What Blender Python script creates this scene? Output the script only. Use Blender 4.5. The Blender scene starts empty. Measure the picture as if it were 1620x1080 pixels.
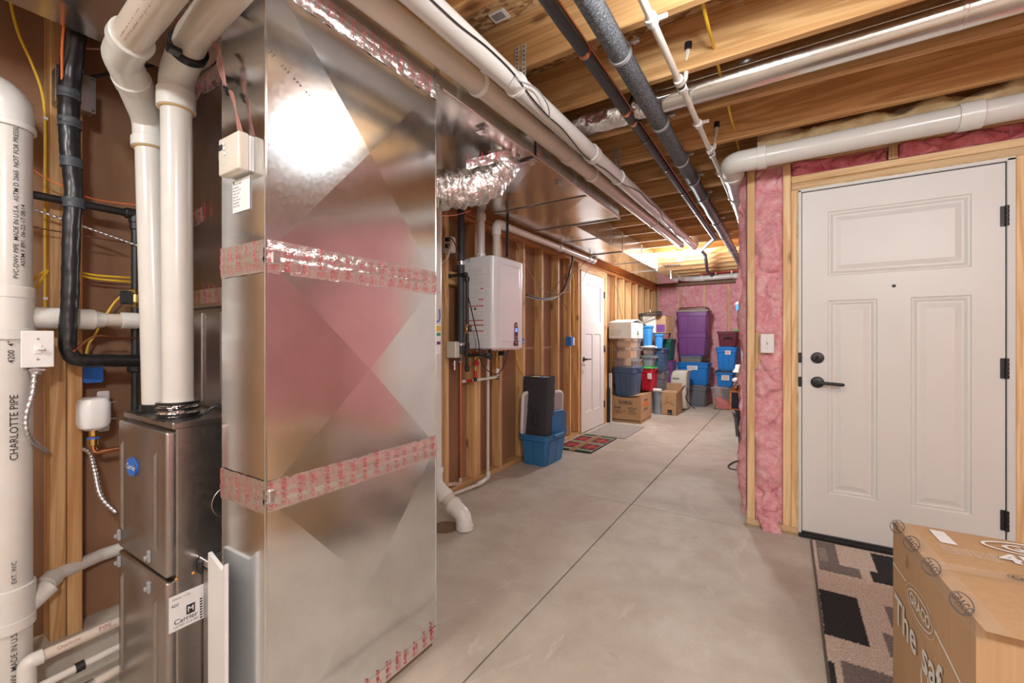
import bpy, bmesh, math, random
from mathutils import Vector, Matrix, noise
R = math.radians
sc = bpy.context.scene
COL = sc.collection

# ---------------------------------------------------------------- camera, world, light, exposure
F_PX, CX, CY, CAM_H, YAW = 684.0, 810.0, 538.0, 1.17, R(32.4)
cam_d = bpy.data.cameras.new('camera'); cam = bpy.data.objects.new('camera', cam_d); COL.objects.link(cam)
cam_d.sensor_width = 36.0; cam_d.lens = F_PX/1620*36; cam_d.shift_y = -2/1620
cam_d.clip_start = 0.02; cam_d.clip_end = 60
cam.location = (0, 0, CAM_H); cam.rotation_euler = (R(90), 0, YAW)
sc.camera = cam

w = bpy.data.worlds.new('world'); sc.world = w; w.use_nodes = True
w.node_tree.nodes['Background'].inputs[0].default_value = (0.80, 0.90, 1.0, 1)
w.node_tree.nodes['Background'].inputs[1].default_value = 0.6

sc.view_settings.view_transform = 'Standard'; sc.view_settings.look = 'None'
sc.view_settings.exposure = 0.66; sc.view_settings.gamma = 1.0
sc.view_settings.use_curve_mapping = False

def lamp(name, loc, power, radius, col):
    l = bpy.data.lights.new(name, 'POINT'); l.energy = power; l.shadow_soft_size = radius; l.color = col
    o = bpy.data.objects.new(name, l); COL.objects.link(o); o.location = loc
    return o
BULB_NEAR = (-0.10, 1.28, 2.26)
BULB_FAR = (-1.22, 6.15, 2.27)
FILL_BACK = (1.3, -0.7, 2.26)
FILL_SIDE = (-1.2, -0.75, 2.26)
WARM = (0.925, 0.975, 1.0)
lamp('bulb_or_fill_light', BULB_NEAR, 24, 0.06, WARM)
lamp('bulb_or_fill_light', (BULB_FAR[0], BULB_FAR[1], 2.19), 74, 0.10, (.93, .975, 1))
lamp('bulb_or_fill_light', FILL_BACK, 108, 0.12, WARM)  # fill light added behind the camera to even out the room
lamp('bulb_or_fill_light', FILL_SIDE, 46, 0.12, WARM)  # second added fill light, unseen, behind the camera on the furnace side

# ---------------------------------------------------------------- pixel <-> world
Fv = Vector((-math.sin(YAW), math.cos(YAW), 0)); Rv = Vector((math.cos(YAW), math.sin(YAW), 0))
def P(px, py, x=None, y=None, z=None, d=None):
    """point of the photograph's ray on a real plane x=, y=, z= (or at depth d)"""
    v = Fv + Rv*((px-CX)/F_PX) + Vector((0, 0, (CY-py)/F_PX))
    if x is not None: d = x/v.x
    elif y is not None: d = y/v.y
    elif z is not None: d = (z-CAM_H)/v.z
    p = v*d; p.z += CAM_H
    return p
def RC(pl, pr, pt, pb, y):
    """rectangle on a plane y=const -> x0,x1,z0,z1"""
    pm = (pl+pr)/2
    return P(pl, 500, y=y).x, P(pr, 500, y=y).x, P(pm, pb, y=y).z, P(pm, pt, y=y).z

# ---------------------------------------------------------------- materials
M = {}
def mat(name, col, rough=.5, metal=0.0, **kw):
    m = bpy.data.materials.new(name); m.use_nodes = True
    b = m.node_tree.nodes['Principled BSDF']
    b.inputs['Base Color'].default_value = (*col, 1); b.inputs['Roughness'].default_value = rough
    b.inputs['Metallic'].default_value = metal
    for k, v in kw.items(): b.inputs[k].default_value = v
    M[name] = m
    return m
def nd(m, t, **kw):
    n = m.node_tree.nodes.new(t)
    for k, v in kw.items():
        if k in n.inputs.keys(): n.inputs[k].default_value = v
        else: setattr(n, k, v)
    return n
def lk(m, a, b): m.node_tree.links.new(a, b)
def coords(m, scale=(1, 1, 1), rnd=True, rot=(0,0,0)):
    tc = nd(m, 'ShaderNodeTexCoord'); mp = nd(m, 'ShaderNodeMapping'); mp.inputs['Scale'].default_value = scale
    mp.inputs['Rotation'].default_value = rot
    src = tc.outputs['Object']
    if rnd:
        oi = nd(m, 'ShaderNodeObjectInfo'); mul = nd(m, 'ShaderNodeMath', operation='MULTIPLY'); mul.inputs[1].default_value = 37.0
        lk(m, oi.outputs['Random'], mul.inputs[0])
        ad = nd(m, 'ShaderNodeVectorMath', operation='ADD'); lk(m, src, ad.inputs[0]); lk(m, mul.outputs[0], ad.inputs[1]); src = ad.outputs[0]
    lk(m, src, mp.inputs['Vector'])
    return mp.outputs[0]
def noise_n(m, vec, scale, detail=4, rough=.55, dist=0):
    n = nd(m, 'ShaderNodeTexNoise'); n.inputs['Scale'].default_value = scale; n.inputs['Detail'].default_value = detail
    n.inputs['Roughness'].default_value = rough; n.inputs['Distortion'].default_value = dist
    lk(m, vec, n.inputs['Vector']); return n.outputs['Fac']
def ramp(m, fac, stops):
    r = nd(m, 'ShaderNodeValToRGB'); e = r.color_ramp.elements
    while len(e) < len(stops): e.new(.5)
    for i, (p, c) in enumerate(stops):
        e[i].position = p; e[i].color = (*c, 1) if len(c) == 3 else c
    lk(m, fac, r.inputs[0]); return r.outputs[0]
def mix(m, fac, a, b, mode='MIX'):
    n = nd(m, 'ShaderNodeMix', data_type='RGBA', blend_type=mode)
    for i, v in ((0, fac), (6, a), (7, b)):
        if hasattr(v, 'is_linked'): lk(m, v, n.inputs[i])
        elif i == 0: n.inputs[0].default_value = v
        else: n.inputs[i].default_value = (*v, 1)
    return n.outputs[2]
def bump(m, h, strength=.3, dist=.01):
    b = nd(m, 'ShaderNodeBump'); b.inputs['Strength'].default_value = strength; b.inputs['Distance'].default_value = dist
    lk(m, h, b.inputs['Height']); lk(m, b.outputs[0], m.node_tree.nodes['Principled BSDF'].inputs['Normal'])
def setcol(m, c): lk(m, c, m.node_tree.nodes['Principled BSDF'].inputs['Base Color'])
def setrough(m, f, lo, hi):
    mr = nd(m, 'ShaderNodeMapRange'); mr.inputs[3].default_value = lo; mr.inputs[4].default_value = hi
    lk(m, f, mr.inputs[0]); lk(m, mr.outputs[0], m.node_tree.nodes['Principled BSDF'].inputs['Roughness'])

def wood(name, axis, light, dark, rough=.62, knots=True):
    m = mat(name, light, rough)
    s = [9, 9, 9]; s[axis] = .55
    v = coords(m, tuple(s))
    n = noise_n(m, v, 1.0, 3, .5, .9)
    wv = nd(m, 'ShaderNodeMath', operation='MULTIPLY'); lk(m, n, wv.inputs[0]); wv.inputs[1].default_value = 34
    sn = nd(m, 'ShaderNodeMath', operation='SINE'); lk(m, wv.outputs[0], sn.inputs[0])
    mr = nd(m, 'ShaderNodeMapRange'); mr.inputs[1].default_value = -1; lk(m, sn.outputs[0], mr.inputs[0])
    s2 = [120, 120, 120]; s2[axis] = 3
    f = noise_n(m, coords(m, tuple(s2)), 1.0, 3, .6)
    c = mix(m, ramp(m, mr.outputs[0], [(.15, (0, 0, 0)), (.95, (.75, .75, .75))]), light, dark)
    c = mix(m, ramp(m, f, [(.45, (0, 0, 0)), (.8, (.5, .5, .5))]), c, tuple(x*.75 for x in dark))
    if knots:
        s3 = [5, 5, 5]; s3[axis] = 2.2
        vo = nd(m, 'ShaderNodeTexVoronoi'); vo.inputs['Scale'].default_value = 1.0; lk(m, coords(m, tuple(s3)), vo.inputs['Vector'])
        c = mix(m, ramp(m, vo.outputs['Distance'], [(.05, (.85, .85, .85)), (.13, (0, 0, 0))]), c, (dark[0]*.35, dark[1]*.28, dark[2]*.22))
    oi = nd(m, 'ShaderNodeObjectInfo'); hv = nd(m, 'ShaderNodeHueSaturation')
    mr2 = nd(m, 'ShaderNodeMapRange'); mr2.inputs[3].default_value = .82; mr2.inputs[4].default_value = 1.15; lk(m, oi.outputs['Random'], mr2.inputs[0])
    lk(m, mr2.outputs[0], hv.inputs['Value']); lk(m, c, hv.inputs['Color'])
    setcol(m, hv.outputs[0]); bump(m, f, .15, .002)
    return m
PL, PD = (.74, .47, .22), (.50, .25, .085)
for i, a in enumerate('xyz'): wood('pine_'+a, i, PL, PD)
for i, a in enumerate('xy'): wood('joist_'+a, i, (.74, .455, .20), (.50, .25, .085))
wood('beam_y', 1, (.55, .25, .085), (.38, .15, .045), knots=False)
wood('pale_x', 0, (.80, .57, .32), (.62, .37, .16)); wood('pale_z', 2, (.80, .57, .32), (.62, .37, .16))

m = mat('sheathing', (.27, .15, .085), .75)
n = noise_n(m, coords(m, (3, 3, .6)), 2.0, 4); setcol(m, ramp(m, n, [(.3, (.24, .125, .066)), (.7, (.35, .195, .11))]))
m = mat('tan_board', (.5, .33, .22), .8)

m = mat('concrete', (.5, .46, .41), .62)
v = coords(m, rnd=False)
a = noise_n(m, v, 1.1, 6, .6, .4); b_ = noise_n(m, v, 7, 5, .65); c_ = noise_n(m, v, 90, 3, .6)
c = ramp(m, a, [(.34, (.43, .375, .305)), (.50, (.545, .495, .42)), (.66, (.63, .59, .52))])
c = mix(m, ramp(m, b_, [(.42, (0, 0, 0)), (.72, (.42, .42, .42))]), c, (.40, .335, .27))
d_ = noise_n(m, coords(m, (1, .35, 1), False), 3.3, 7, .75, 1.5)
c = mix(m, ramp(m, d_, [(.58, (0, 0, 0)), (.70, (.6, .6, .6))]), c, (.70, .67, .62))
e_ = noise_n(m, coords(m, (1.3, 1.3, 1), False, (0, 0, .6)), 2.6, 4, .8, .3)
c = mix(m, ramp(m, e_, [(.66, (0, 0, 0)), (.74, (.5, .5, .5))]), c, (.36, .255, .16))
c = mix(m, ramp(m, c_, [(.3, (.16, .16, .16)), (.7, (0, 0, 0))]), c, (.3, .27, .24))
setcol(m, c); setrough(m, b_, .45, .75); bump(m, c_, .12, .002)
mat('joint_dark', (.16, .14, .12), .9)

def galv(name, col, rough, spangle=70, wave=0.0, contrast=.12, rvar=.08, rough_bump=.02):
    m = mat(name, col, rough, 1.0)
    v = coords(m, rnd=True)
    vo = nd(m, 'ShaderNodeTexVoronoi'); vo.inputs['Scale'].default_value = spangle; lk(m, v, vo.inputs['Vector'])
    n = noise_n(m, v, 3.5, 4, .6); sc_ = noise_n(m, coords(m, (4, 4, 90)), 1.4, 3, .7)
    lo = tuple(x*(1-contrast) for x in col); hi = tuple(min(1, x*(1+contrast)) for x in col)
    c = ramp(m, n, [(.3, lo), (.7, hi)])
    bw = nd(m, 'ShaderNodeRGBToBW'); lk(m, vo.outputs['Color'], bw.inputs[0])
    c = mix(m, .05, c, bw.outputs[0], 'OVERLAY')
    setcol(m, c)
    ad = nd(m, 'ShaderNodeMath', operation='ADD'); lk(m, bw.outputs[0], ad.inputs[0]); lk(m, sc_, ad.inputs[1])
    mr = nd(m, 'ShaderNodeMapRange'); mr.inputs[1].default_value = .3; mr.inputs[2].default_value = 1.5
    mr.inputs[3].default_value = rough-rvar; mr.inputs[4].default_value = rough+rvar; lk(m, ad.outputs[0], mr.inputs[0])
    lk(m, mr.outputs[0], m.node_tree.nodes['Principled BSDF'].inputs['Roughness'])
    if wave: bump(m, noise_n(m, v, 5, 2, .4), wave, .02)
    return m
galv('duct_metal', (.74, .765, .785), .15, 110, 0, .09, .015)
galv('trunk_metal', (.74, .73, .71), .20, 90, .10, .08, .04)
galv('furnace_metal', (.40, .365, .34), .33, 130, 0, .10, .05)
galv('rack_metal', (.5, .5, .5), .35, 100)
m = galv('foil', (.80, .79, .78), .22, 30, .5, .1, .08)
m = mat('crumpled_foil', (.86, .85, .84), .17, 1.0)
v = coords(m, (1, 1, 1)); bump(m, noise_n(m, v, 34, 4, .6, 1.2), .75, .012)
m = mat('tape_foil', (.80, .755, .74), .20, .92); bump(m, noise_n(m, coords(m, (1, 1, 1)), 55, 4, .6, 1.5), .40, .006)
mat('tape_red', (.55, .03, .06), .5)
mat('steel', (.55, .55, .55), .35, 1.0); mat('bright_steel', (.75, .76, .78), .25, 1.0)
mat('brass', (.65, .45, .16), .3, 1.0); mat('copper', (.72, .30, .15), .3, 1.0); mat('conduit', (.62, .62, .63), .35, .9)

def plastic(name, col, rough=.35, var=.06, **kw):
    m = mat(name, col, rough, 0, **kw)
    n = noise_n(m, coords(m), 4, 4, .6)
    setcol(m, ramp(m, n, [(.3, tuple(x*(1-var) for x in col)), (.7, tuple(min(1, x*(1+var)) for x in col))]))
    return m
plastic('pvc', (.66, .64, .60), .24); plastic('pvc_cream', (.64, .57, .49), .26); plastic('pvc_fitting', (.71, .70, .66), .28)
plastic('pvc_glue', (.66, .47, .22), .35)
plastic('pvc_grey', (.66, .64, .60), .3)
plastic('cpvc', (.74, .70, .62), .35)
plastic('black_foam', (.045, .052, .062), .5, .2); plastic('black_tape', (.010, .010, .012), .32, .2)
m = mat('foam_sleeve', (.10, .105, .115), .85); n = noise_n(m, coords(m), 160, 2, .6)
setcol(m, ramp(m, n, [(.40, (.055, .058, .065)), (.62, (.16, .17, .185)), (.70, (.34, .35, .37))])); bump(m, n, .5, .003)
plastic('black_iron', (.020, .020, .021), .42, .2); plastic('black_plastic', (.018, .018, .02), .4)
plastic('white_plastic', (.82, .82, .81), .3, .02); plastic('cream_plastic', (.72, .67, .58), .35, .03)
plastic('white_paint', (.745, .735, .71), .38, .015); plastic('heater_white', (.79, .80, .83), .22, .01)
plastic('jamb_white', (.72, .72, .70), .45, .02)
mat('line_grey', (.42, .43, .45), .6)
for nme, c in dict(yellow=(.78, .50, .03), orange=(.80, .19, .05), brown=(.14, .05, .03), red=(.60, .03, .04), coral=(.85, .10, .09), tan=(.72, .42, .20), thermo=(.40, .19, .16),
                   blue=(.02, .16, .62), white=(.82, .82, .82), black=(.012, .012, .013), ink=(.03, .03, .035), grey=(.30, .31, .33),
                   cable_grey=(.30, .30, .31), green=(.04, .30, .14), print_green=(.12, .25, .12), amber=(.75, .33, .05)).items():
    mat(nme, c, .45)
plastic('tote_blue', (.035, .175, .40), .42); plastic('tote_bright', (.010, .20, .62), .38); plastic('tote_navy', (.055, .105, .20), .45)
plastic('tote_dark', (.02, .035, .07), .45)
plastic('tote_purple', (.17, .055, .22), .42); plastic('tote_red', (.50, .012, .03), .4); plastic('tote_green', (.008, .09, .075), .42)
plastic('tote_maroon', (.11, .012, .03), .5); plastic('tote_grey', (.155, .175, .20), .45); plastic('lid_green', (.07, .42, .08), .4)
plastic('bin_sky', (.05, .30, .72), .38); plastic('tote_slate', (.27, .31, .36), .45)
plastic('appliance', (.66, .66, .57), .4)
m = mat('clear_plastic', (.80, .84, .87), .15); m.node_tree.nodes['Principled BSDF'].inputs['Alpha'].default_value = .22
m = mat('smoky_plastic', (.40, .50, .48), .15); m.node_tree.nodes['Principled BSDF'].inputs['Alpha'].default_value = .32
mat('strap_steel', (.66, .67, .68), .45, .35)
m = mat('tape_clear', (.80, .66, .50), .08); m.node_tree.nodes['Principled BSDF'].inputs['Alpha'].default_value = .22
def card(name, col, ax=(60, 60, 2)):
    m = mat(name, col, .75); n = noise_n(m, coords(m, ax), 1.6, 3, .5); n2 = noise_n(m, coords(m), 3, 4)
    c = ramp(m, n, [(.3, tuple(x*.94 for x in col)), (.7, tuple(x*1.05 for x in col))])
    c = mix(m, ramp(m, n2, [(.4, (0, 0, 0)), (.8, (.25, .25, .25))]), c, tuple(x*.8 for x in col)); setcol(m, c)
card('cardboard', (.50, .315, .165)); card('cardboard_far', (.42, .27, .15)); card('card_white', (.75, .74, .69)); card('card_dark', (.20, .12, .07))
m = mat('insulation', (.66, .23, .27), .95)
v = coords(m); n = noise_n(m, v, 9, 6, .7, 1.6); n2 = noise_n(m, v, 38, 5, .75, 2.0)
c = ramp(m, n, [(.28, (.66, .20, .25)), (.5, (.80, .35, .39)), (.68, (.88, .56, .58))])
c = mix(m, ramp(m, n2, [(.50, (0, 0, 0)), (.72, (.75, .75, .75))]), c, (.90, .70, .70)); setcol(m, c); bump(m, n2, .55, .012)
m = mat('insulation_deep', (.60, .10, .15), .95); n = noise_n(m, coords(m), 14, 5, .7, 1.5)
setcol(m, ramp(m, n, [(.3, (.60, .10, .16)), (.7, (.82, .33, .38))])); bump(m, n, .8, .02)
m = mat('spray_foam', (.62, .42, .18), .6); n = noise_n(m, coords(m), 12, 4); setcol(m, ramp(m, n, [(.3, (.60, .42, .18)), (.7, (.88, .74, .46))])); bump(m, n, .5, .02)
m = mat('osb', (.50, .32, .16), .8); vo = nd(m, 'ShaderNodeTexVoronoi'); vo.inputs['Scale'].default_value = 26; lk(m, coords(m, (1, 2.4, 1)), vo.inputs['Vector'])
bw = nd(m, 'ShaderNodeRGBToBW'); lk(m, vo.outputs['Color'], bw.inputs[0]); setcol(m, ramp(m, bw.outputs[0], [(.2, (.25, .12, .045)), (.5, (.46, .27, .11)), (.8, (.62, .42, .22))]))
m = mat('black_fabric', (.040, .040, .047), .85); bump(m, noise_n(m, coords(m), 14, 4), .5, .01)
m = mat('mat_grey', (.36, .33, .30), .95); n = noise_n(m, coords(m, (1, 1, 1)), 60, 4, .7); setcol(m, ramp(m, n, [(.3, (.25, .225, .20)), (.7, (.44, .41, .375))])); bump(m, n, .5, .004)
def attr_mat(name, rough=.95, nscale=400, amt=.35):
    m = mat(name, (.5, .5, .5), rough); a = nd(m, 'ShaderNodeVertexColor'); a.layer_name = 'Col'
    n = noise_n(m, coords(m, rnd=False), nscale, 3, .7)
    c = mix(m, amt, a.outputs['Color'], ramp(m, n, [(.35, (.12, .12, .12)), (.65, (.92, .92, .92))]), 'OVERLAY'); setcol(m, c); bump(m, n, .6, .004)
attr_mat('rug_pile', nscale=260, amt=.6); attr_mat('mat_print', nscale=300)
m = mat('bulb_glow', (1, 1, 1), .4); b = m.node_tree.nodes['Principled BSDF']; b.inputs['Emission Color'].default_value = (1, .97, .92, 1); b.inputs['Emission Strength'].default_value = 18
m = mat('screen_blue', (.05, .12, .8), .3); b = m.node_tree.nodes['Principled BSDF']; b.inputs['Emission Color'].default_value = (.15, .3, 1, 1); b.inputs['Emission Strength'].default_value = .8

# ---------------------------------------------------------------- geometry helpers: a geo is (verts, faces)
def J(*gs):
    V, Fc = [], []
    for g in gs:
        if not g: continue
        n = len(V); V += g[0]; Fc += [tuple(i+n for i in f) for f in g[1]]
    return V, Fc
def gbox(x0, x1, y0, y1, z0, z1, bev=0, seg=1):
    if x0 > x1: x0, x1 = x1, x0
    if y0 > y1: y0, y1 = y1, y0
    if z0 > z1: z0, z1 = z1, z0
    vs = [(x, y, z) for x in (x0, x1) for y in (y0, y1) for z in (z0, z1)]
    fs = [(0, 1, 3, 2), (4, 6, 7, 5), (0, 4, 5, 1), (2, 3, 7, 6), (0, 2, 6, 4), (1, 5, 7, 3)]
    if not bev: return [Vector(v) for v in vs], fs
    bm = bmesh.new()
    bv = [bm.verts.new(v) for v in vs]
    for f in fs: bm.faces.new([bv[i] for i in f])
    bev = min(bev, (x1-x0)*.49, (y1-y0)*.49, (z1-z0)*.49)
    bmesh.ops.bevel(bm, geom=list(bm.edges), offset=bev, segments=seg, affect='EDGES', profile=.5)
    return frombm(bm)
def frombm(bm):
    bm.verts.index_update()
    g = [v.co.copy() for v in bm.verts], [tuple(v.index for v in f.verts) for f in bm.faces]
    bm.free(); return g
def tf(g, mx): return [mx @ v for v in g[0]], g[1]
def frame(o, u, v, w=None):
    u = Vector(u).normalized(); v = Vector(v).normalized(); w = u.cross(v) if w is None else Vector(w)
    m = Matrix.Identity(4)
    for i, a in enumerate((u, v, w)): m[0][i], m[1][i], m[2][i] = a
    m[0][3], m[1][3], m[2][3] = o
    return m
def fillet(pts, r, n=5):
    pts = [Vector(p) for p in pts]
    if len(pts) < 3 or r <= 0: return pts
    out = [pts[0]]
    for a, b, c in zip(pts, pts[1:], pts[2:]):
        u = (a-b); v = (c-b); L = min(u.length, v.length)*.48; ang = u.angle(v, math.pi)
        if ang > math.pi-.02: out.append(b); continue
        t = min(L, r/math.tan(ang/2) if ang > .01 else L)
        p, q = b+u.normalized()*t, b+v.normalized()*t
        for i in range(n+1):
            s = i/n; out.append(p*(1-s)**2+b*2*s*(1-s)+q*s*s)
    out.append(pts[-1]); return out
def gtube(pts, r, seg=12, bend=0, cap=True, jit=0, rfun=None, n=5):
    pts = fillet(pts, bend, n); V, Fc = [], []
    T = []
    for i in range(len(pts)):
        a = pts[max(i-1, 0)]; b = pts[min(i+1, len(pts)-1)]; T.append((b-a).normalized())
    up = Vector((0, 0, 1)) if abs(T[0].z) < .9 else Vector((1, 0, 0))
    nrm = (up-T[0]*up.dot(T[0])).normalized()
    for i, p in enumerate(pts):
        nrm = (nrm-T[i]*nrm.dot(T[i])).normalized(); bn = T[i].cross(nrm)
        rr = rfun(i/(len(pts)-1)) if rfun else r
        for k in range(seg):
            a = 2*math.pi*k/seg; q = rr
            dv = nrm*math.cos(a)+bn*math.sin(a)
            if jit: q += jit*(noise.noise(p*22+dv*2.0))
            V.append(p+dv*q)
    for i in range(len(pts)-1):
        for k in range(seg):
            k2 = (k+1) % seg
            Fc.append((i*seg+k, i*seg+k2, (i+1)*seg+k2, (i+1)*seg+k))
    if cap: Fc.append(tuple(range(seg-1, -1, -1))); Fc.append(tuple((len(pts)-1)*seg+k for k in range(seg)))
    return V, Fc
def dense(pts, step):
    pts = [Vector(p) for p in pts]; out = []
    for a, b in zip(pts, pts[1:]):
        n = max(1, int((b-a).length/step))
        out += [a.lerp(b, i/n) for i in range(n)]
    return out+[pts[-1]]
def spline(pts, n=8):
    pts = [Vector(p) for p in pts]; q = [pts[0]]+pts+[pts[-1]]; out = []
    for i in range(1, len(q)-2):
        a, b, c, d = q[i-1:i+3]
        for k in range(n):
            t = k/n
            out.append(.5*((2*b)+(c-a)*t+(2*a-5*b+4*c-d)*t*t+(3*b-a-3*c+d)*t**3))
    return out+[pts[-1]]
def glathe(prof, o, axis=(0, 0, 1), seg=24):
    o = Vector(o); ax = Vector(axis).normalized(); u = ax.orthogonal().normalized(); v = ax.cross(u); V, Fc = [], []
    for r, t in prof:
        for k in range(seg):
            a = 2*math.pi*k/seg; V.append(o+ax*t+(u*math.cos(a)+v*math.sin(a))*max(r, 1e-5))
    for i in range(len(prof)-1):
        for k in range(seg):
            k2 = (k+1) % seg; Fc.append((i*seg+k, i*seg+k2, (i+1)*seg+k2, (i+1)*seg+k))
    Fc.append(tuple(range(seg-1, -1, -1))); Fc.append(tuple((len(prof)-1)*seg+k for k in range(seg)))
    return V, Fc
def gcyl(a, b, r, seg=20, bev=0):
    a, b = Vector(a), Vector(b); L = (b-a).length
    pr = [(r, 0), (r, L)] if not bev else [(r-bev, 0), (r, bev), (r, L-bev), (r-bev, L)]
    return glathe(pr, a, b-a, seg)
def gsphere(c, r, sx=1, sy=1, sz=1, seg=16):
    V, Fc = [], []; c = Vector(c)
    n = seg//2
    pr = [(math.sin(math.pi*i/n)*r, -math.cos(math.pi*i/n)*r) for i in range(n+1)]
    g = glathe(pr, (0, 0, 0), (0, 0, 1), seg)
    return [Vector((v.x*sx, v.y*sy, v.z*sz))+c for v in g[0]], g[1]
def ring(cx, cy, hx, hy, r, z, n=4):
    r = min(r, hx*.98, hy*.98); o = []
    for sx, sy, a0 in ((1, 1, 0), (-1, 1, 90), (-1, -1, 180), (1, -1, 270)):
        for i in range(n+1):
            a = R(a0+90*i/n); o.append(Vector((cx+sx*(hx-r)+r*math.cos(a), cy+sy*(hy-r)+r*math.sin(a), z)))
    return o
def gloft(rings, cap0=True, cap1=True):
    n = len(rings[0]); V = [v for r in rings for v in r]; Fc = []
    for i in range(len(rings)-1):
        for k in range(n):
            k2 = (k+1) % n; Fc.append((i*n+k, i*n+k2, (i+1)*n+k2, (i+1)*n+k))
    if cap0: Fc.append(tuple(range(n-1, -1, -1)))
    if cap1: Fc.append(tuple((len(rings)-1)*n+k for k in range(n)))
    return V, Fc
def ggrid(nu, nv, f):
    V = [f(i/nu, j/nv) for j in range(nv+1) for i in range(nu+1)]
    Fc = [(j*(nu+1)+i, j*(nu+1)+i+1, (j+1)*(nu+1)+i+1, (j+1)*(nu+1)+i) for j in range(nv) for i in range(nu)]
    return [Vector(v) for v in V], Fc
def gpoly(pts, h, o=None):
    """prism: closed outline pts (3D, planar) thickened by vector h"""
    pts = [Vector(p) for p in pts]; h = Vector(h); n = len(pts)
    V = pts+[p+h for p in pts]; Fc = [tuple(range(n-1, -1, -1)), tuple(range(n, 2*n))]
    Fc += [(k, (k+1) % n, n+(k+1) % n, n+k) for k in range(n)]
    return V, Fc
_tc = {}
def gtext(s, size, o, u, v, depth=.0006, align='LEFT', shear=0, space=1.0, bold=0.0):
    key = (s, align, shear, space, bold)
    if key not in _tc:
        cu = bpy.data.curves.new('t', 'FONT'); cu.body = s; cu.size = 1; cu.align_x = align; cu.align_y = 'CENTER'
        cu.resolution_u = 3; cu.shear = shear; cu.space_character = space; cu.offset = bold
        ob = bpy.data.objects.new('t', cu); me = ob.to_mesh()
        _tc[key] = ([x.co.copy() for x in me.vertices], [tuple(p.vertices) for p in me.polygons])
        ob.to_mesh_clear(); bpy.data.objects.remove(ob); bpy.data.curves.remove(cu)
    V, Fc = _tc[key]
    u = Vector(u).normalized(); v = Vector(v).normalized(); w = u.cross(v); o = Vector(o)
    return [o+u*(p.x*size)+v*(p.y*size)+w*depth for p in V], list(Fc)
def goval(o, u, v, a, b, t, n=40):
    o, u, v = Vector(o), Vector(u).normalized(), Vector(v).normalized(); wn = u.cross(v)*.0006; V, Fc = [], []
    for k in range(n):
        an = 2*math.pi*k/n
        V += [o+u*math.cos(an)*a+v*math.sin(an)*b+wn, o+u*math.cos(an)*(a-t)+v*math.sin(an)*(b-t)+wn]
    for k in range(n):
        k2 = (k+1) % n; Fc.append((2*k, 2*k2, 2*k2+1, 2*k+1))
    return V, Fc

# ---------------------------------------------------------------- objects
ORG = {}
def thing(name, label, cat, loc, group=None, kind=None):
    o = bpy.data.objects.new(name, None); COL.objects.link(o); o.location = Vector(loc); o.empty_display_size = .05
    ORG[o] = Vector(loc)
    if label: o['label'] = label
    if cat: o['category'] = cat
    if group: o['group'] = group
    if kind: o['kind'] = kind
    return o
def obj(name, g, material, parent=None, label=None, smooth=True, ang=35, mats=None, kind=None, cat=None, group=None):
    me = bpy.data.meshes.new(name)
    if parent is not None: org = ORG[parent]
    else:
        xs = [v.x for v in g[0]]; ys = [v.y for v in g[0]]; zs = [v.z for v in g[0]]
        org = Vector(((min(xs)+max(xs))/2, (min(ys)+max(ys))/2, min(zs)))
    me.from_pydata([v-org for v in g[0]], [], g[1])
    me.materials.append(M[material])
    if smooth:
        me.polygons.foreach_set('use_smooth', [True]*len(me.polygons)); me.set_sharp_from_angle(angle=R(ang))
    me.update()
    o = bpy.data.objects.new(name, me); COL.objects.link(o)
    if parent is not None: o.parent = parent
    else: o.location = org
    ORG[o] = org
    if label: o['label'] = label
    if kind: o['kind'] = kind
    if cat: o['category'] = cat
    if group: o['group'] = group
    return o
def shell(name, parent=None):
    o = thing(name, None, None, (0, 0, 0), kind='structure'); return o
def board(name, b, material, parent, bev=.003): return obj(name, gbox(*b, bev=bev), material, parent)
# ================================================================ THE SETTING
XW, XS = -2.16, -2.25           # left wall: stud faces, sheathing
YE, YB = 3.12, 8.76             # entry wall face, back wall face
HJ, HT = 2.37, 2.605            # joist underside, subfloor

# floor: four slabs with open control joints between
fl = shell('floor'); JX = -.935
def slab(x0, x1, y0, y1): obj('concrete_slab', gbox(x0, x1, y0, y1, -.10, 0, bev=.002), 'concrete', fl)
g = .0035
ys = [-3.0, 3.06, 7.6, 9.0]
for i in range(3):
    slab(-2.6, JX-g, ys[i]+g, ys[i+1]-g); slab(JX+g, 3.0 if i == 0 else .0, ys[i]+g, ys[i+1]-g)
slab(0, 3.0, 3.06+g, 3.6)
obj('joint_filler', gbox(-2.6, 3, -3, 9, -.12, -.012), 'joint_dark', fl)

# ceiling: osb subfloor sheets and joists
ce = shell('ceiling')
y = -3.0; k = 0
while y < 9:
    x = -2.6 - (k % 2)*1.2
    while x < 3:
        a, b = max(x, -2.6), min(x+2.43, 3)
        if b > a: obj('osb_panel', gbox(a+.002, b-.002, y+.002, min(y+1.21, 9), HT, HT+.02), 'osb', ce)
        x += 2.44
    y += 1.22; k += 1
random.seed(4)
JY = [-2.4, -1.99, -1.58, -1.17, -.76, -.35, .06, .45, .856, 1.262, 1.668, 2.072, 2.462, 2.918]
JY += [3.309+.406*i for i in range(14)]
for jy in JY:
    x1 = 3.0 if jy < 3.0 else -.06
    dz = random.uniform(-.003, .003)
    obj('joist', gbox(-2.26, x1, jy-.038, jy, HJ+dz, HT, bev=.003), 'joist_x', ce)
# blocking between two far joists
for x in (-.74, -1.15): obj('joist_block', gbox(x, x+.038, JY[17], JY[18]-.038, HJ, HT), 'joist_y', ce)
# dropped beam at the back, rim boards
obj('rim_board', gbox(-2.3, -.06, YB-.02, YB+.03, HJ-.03, HT), 'beam_y', ce)
obj('rim_board', gbox(-.1, 3, YE+.10, YE+.14, HJ, HT), 'joist_x', ce)

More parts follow.
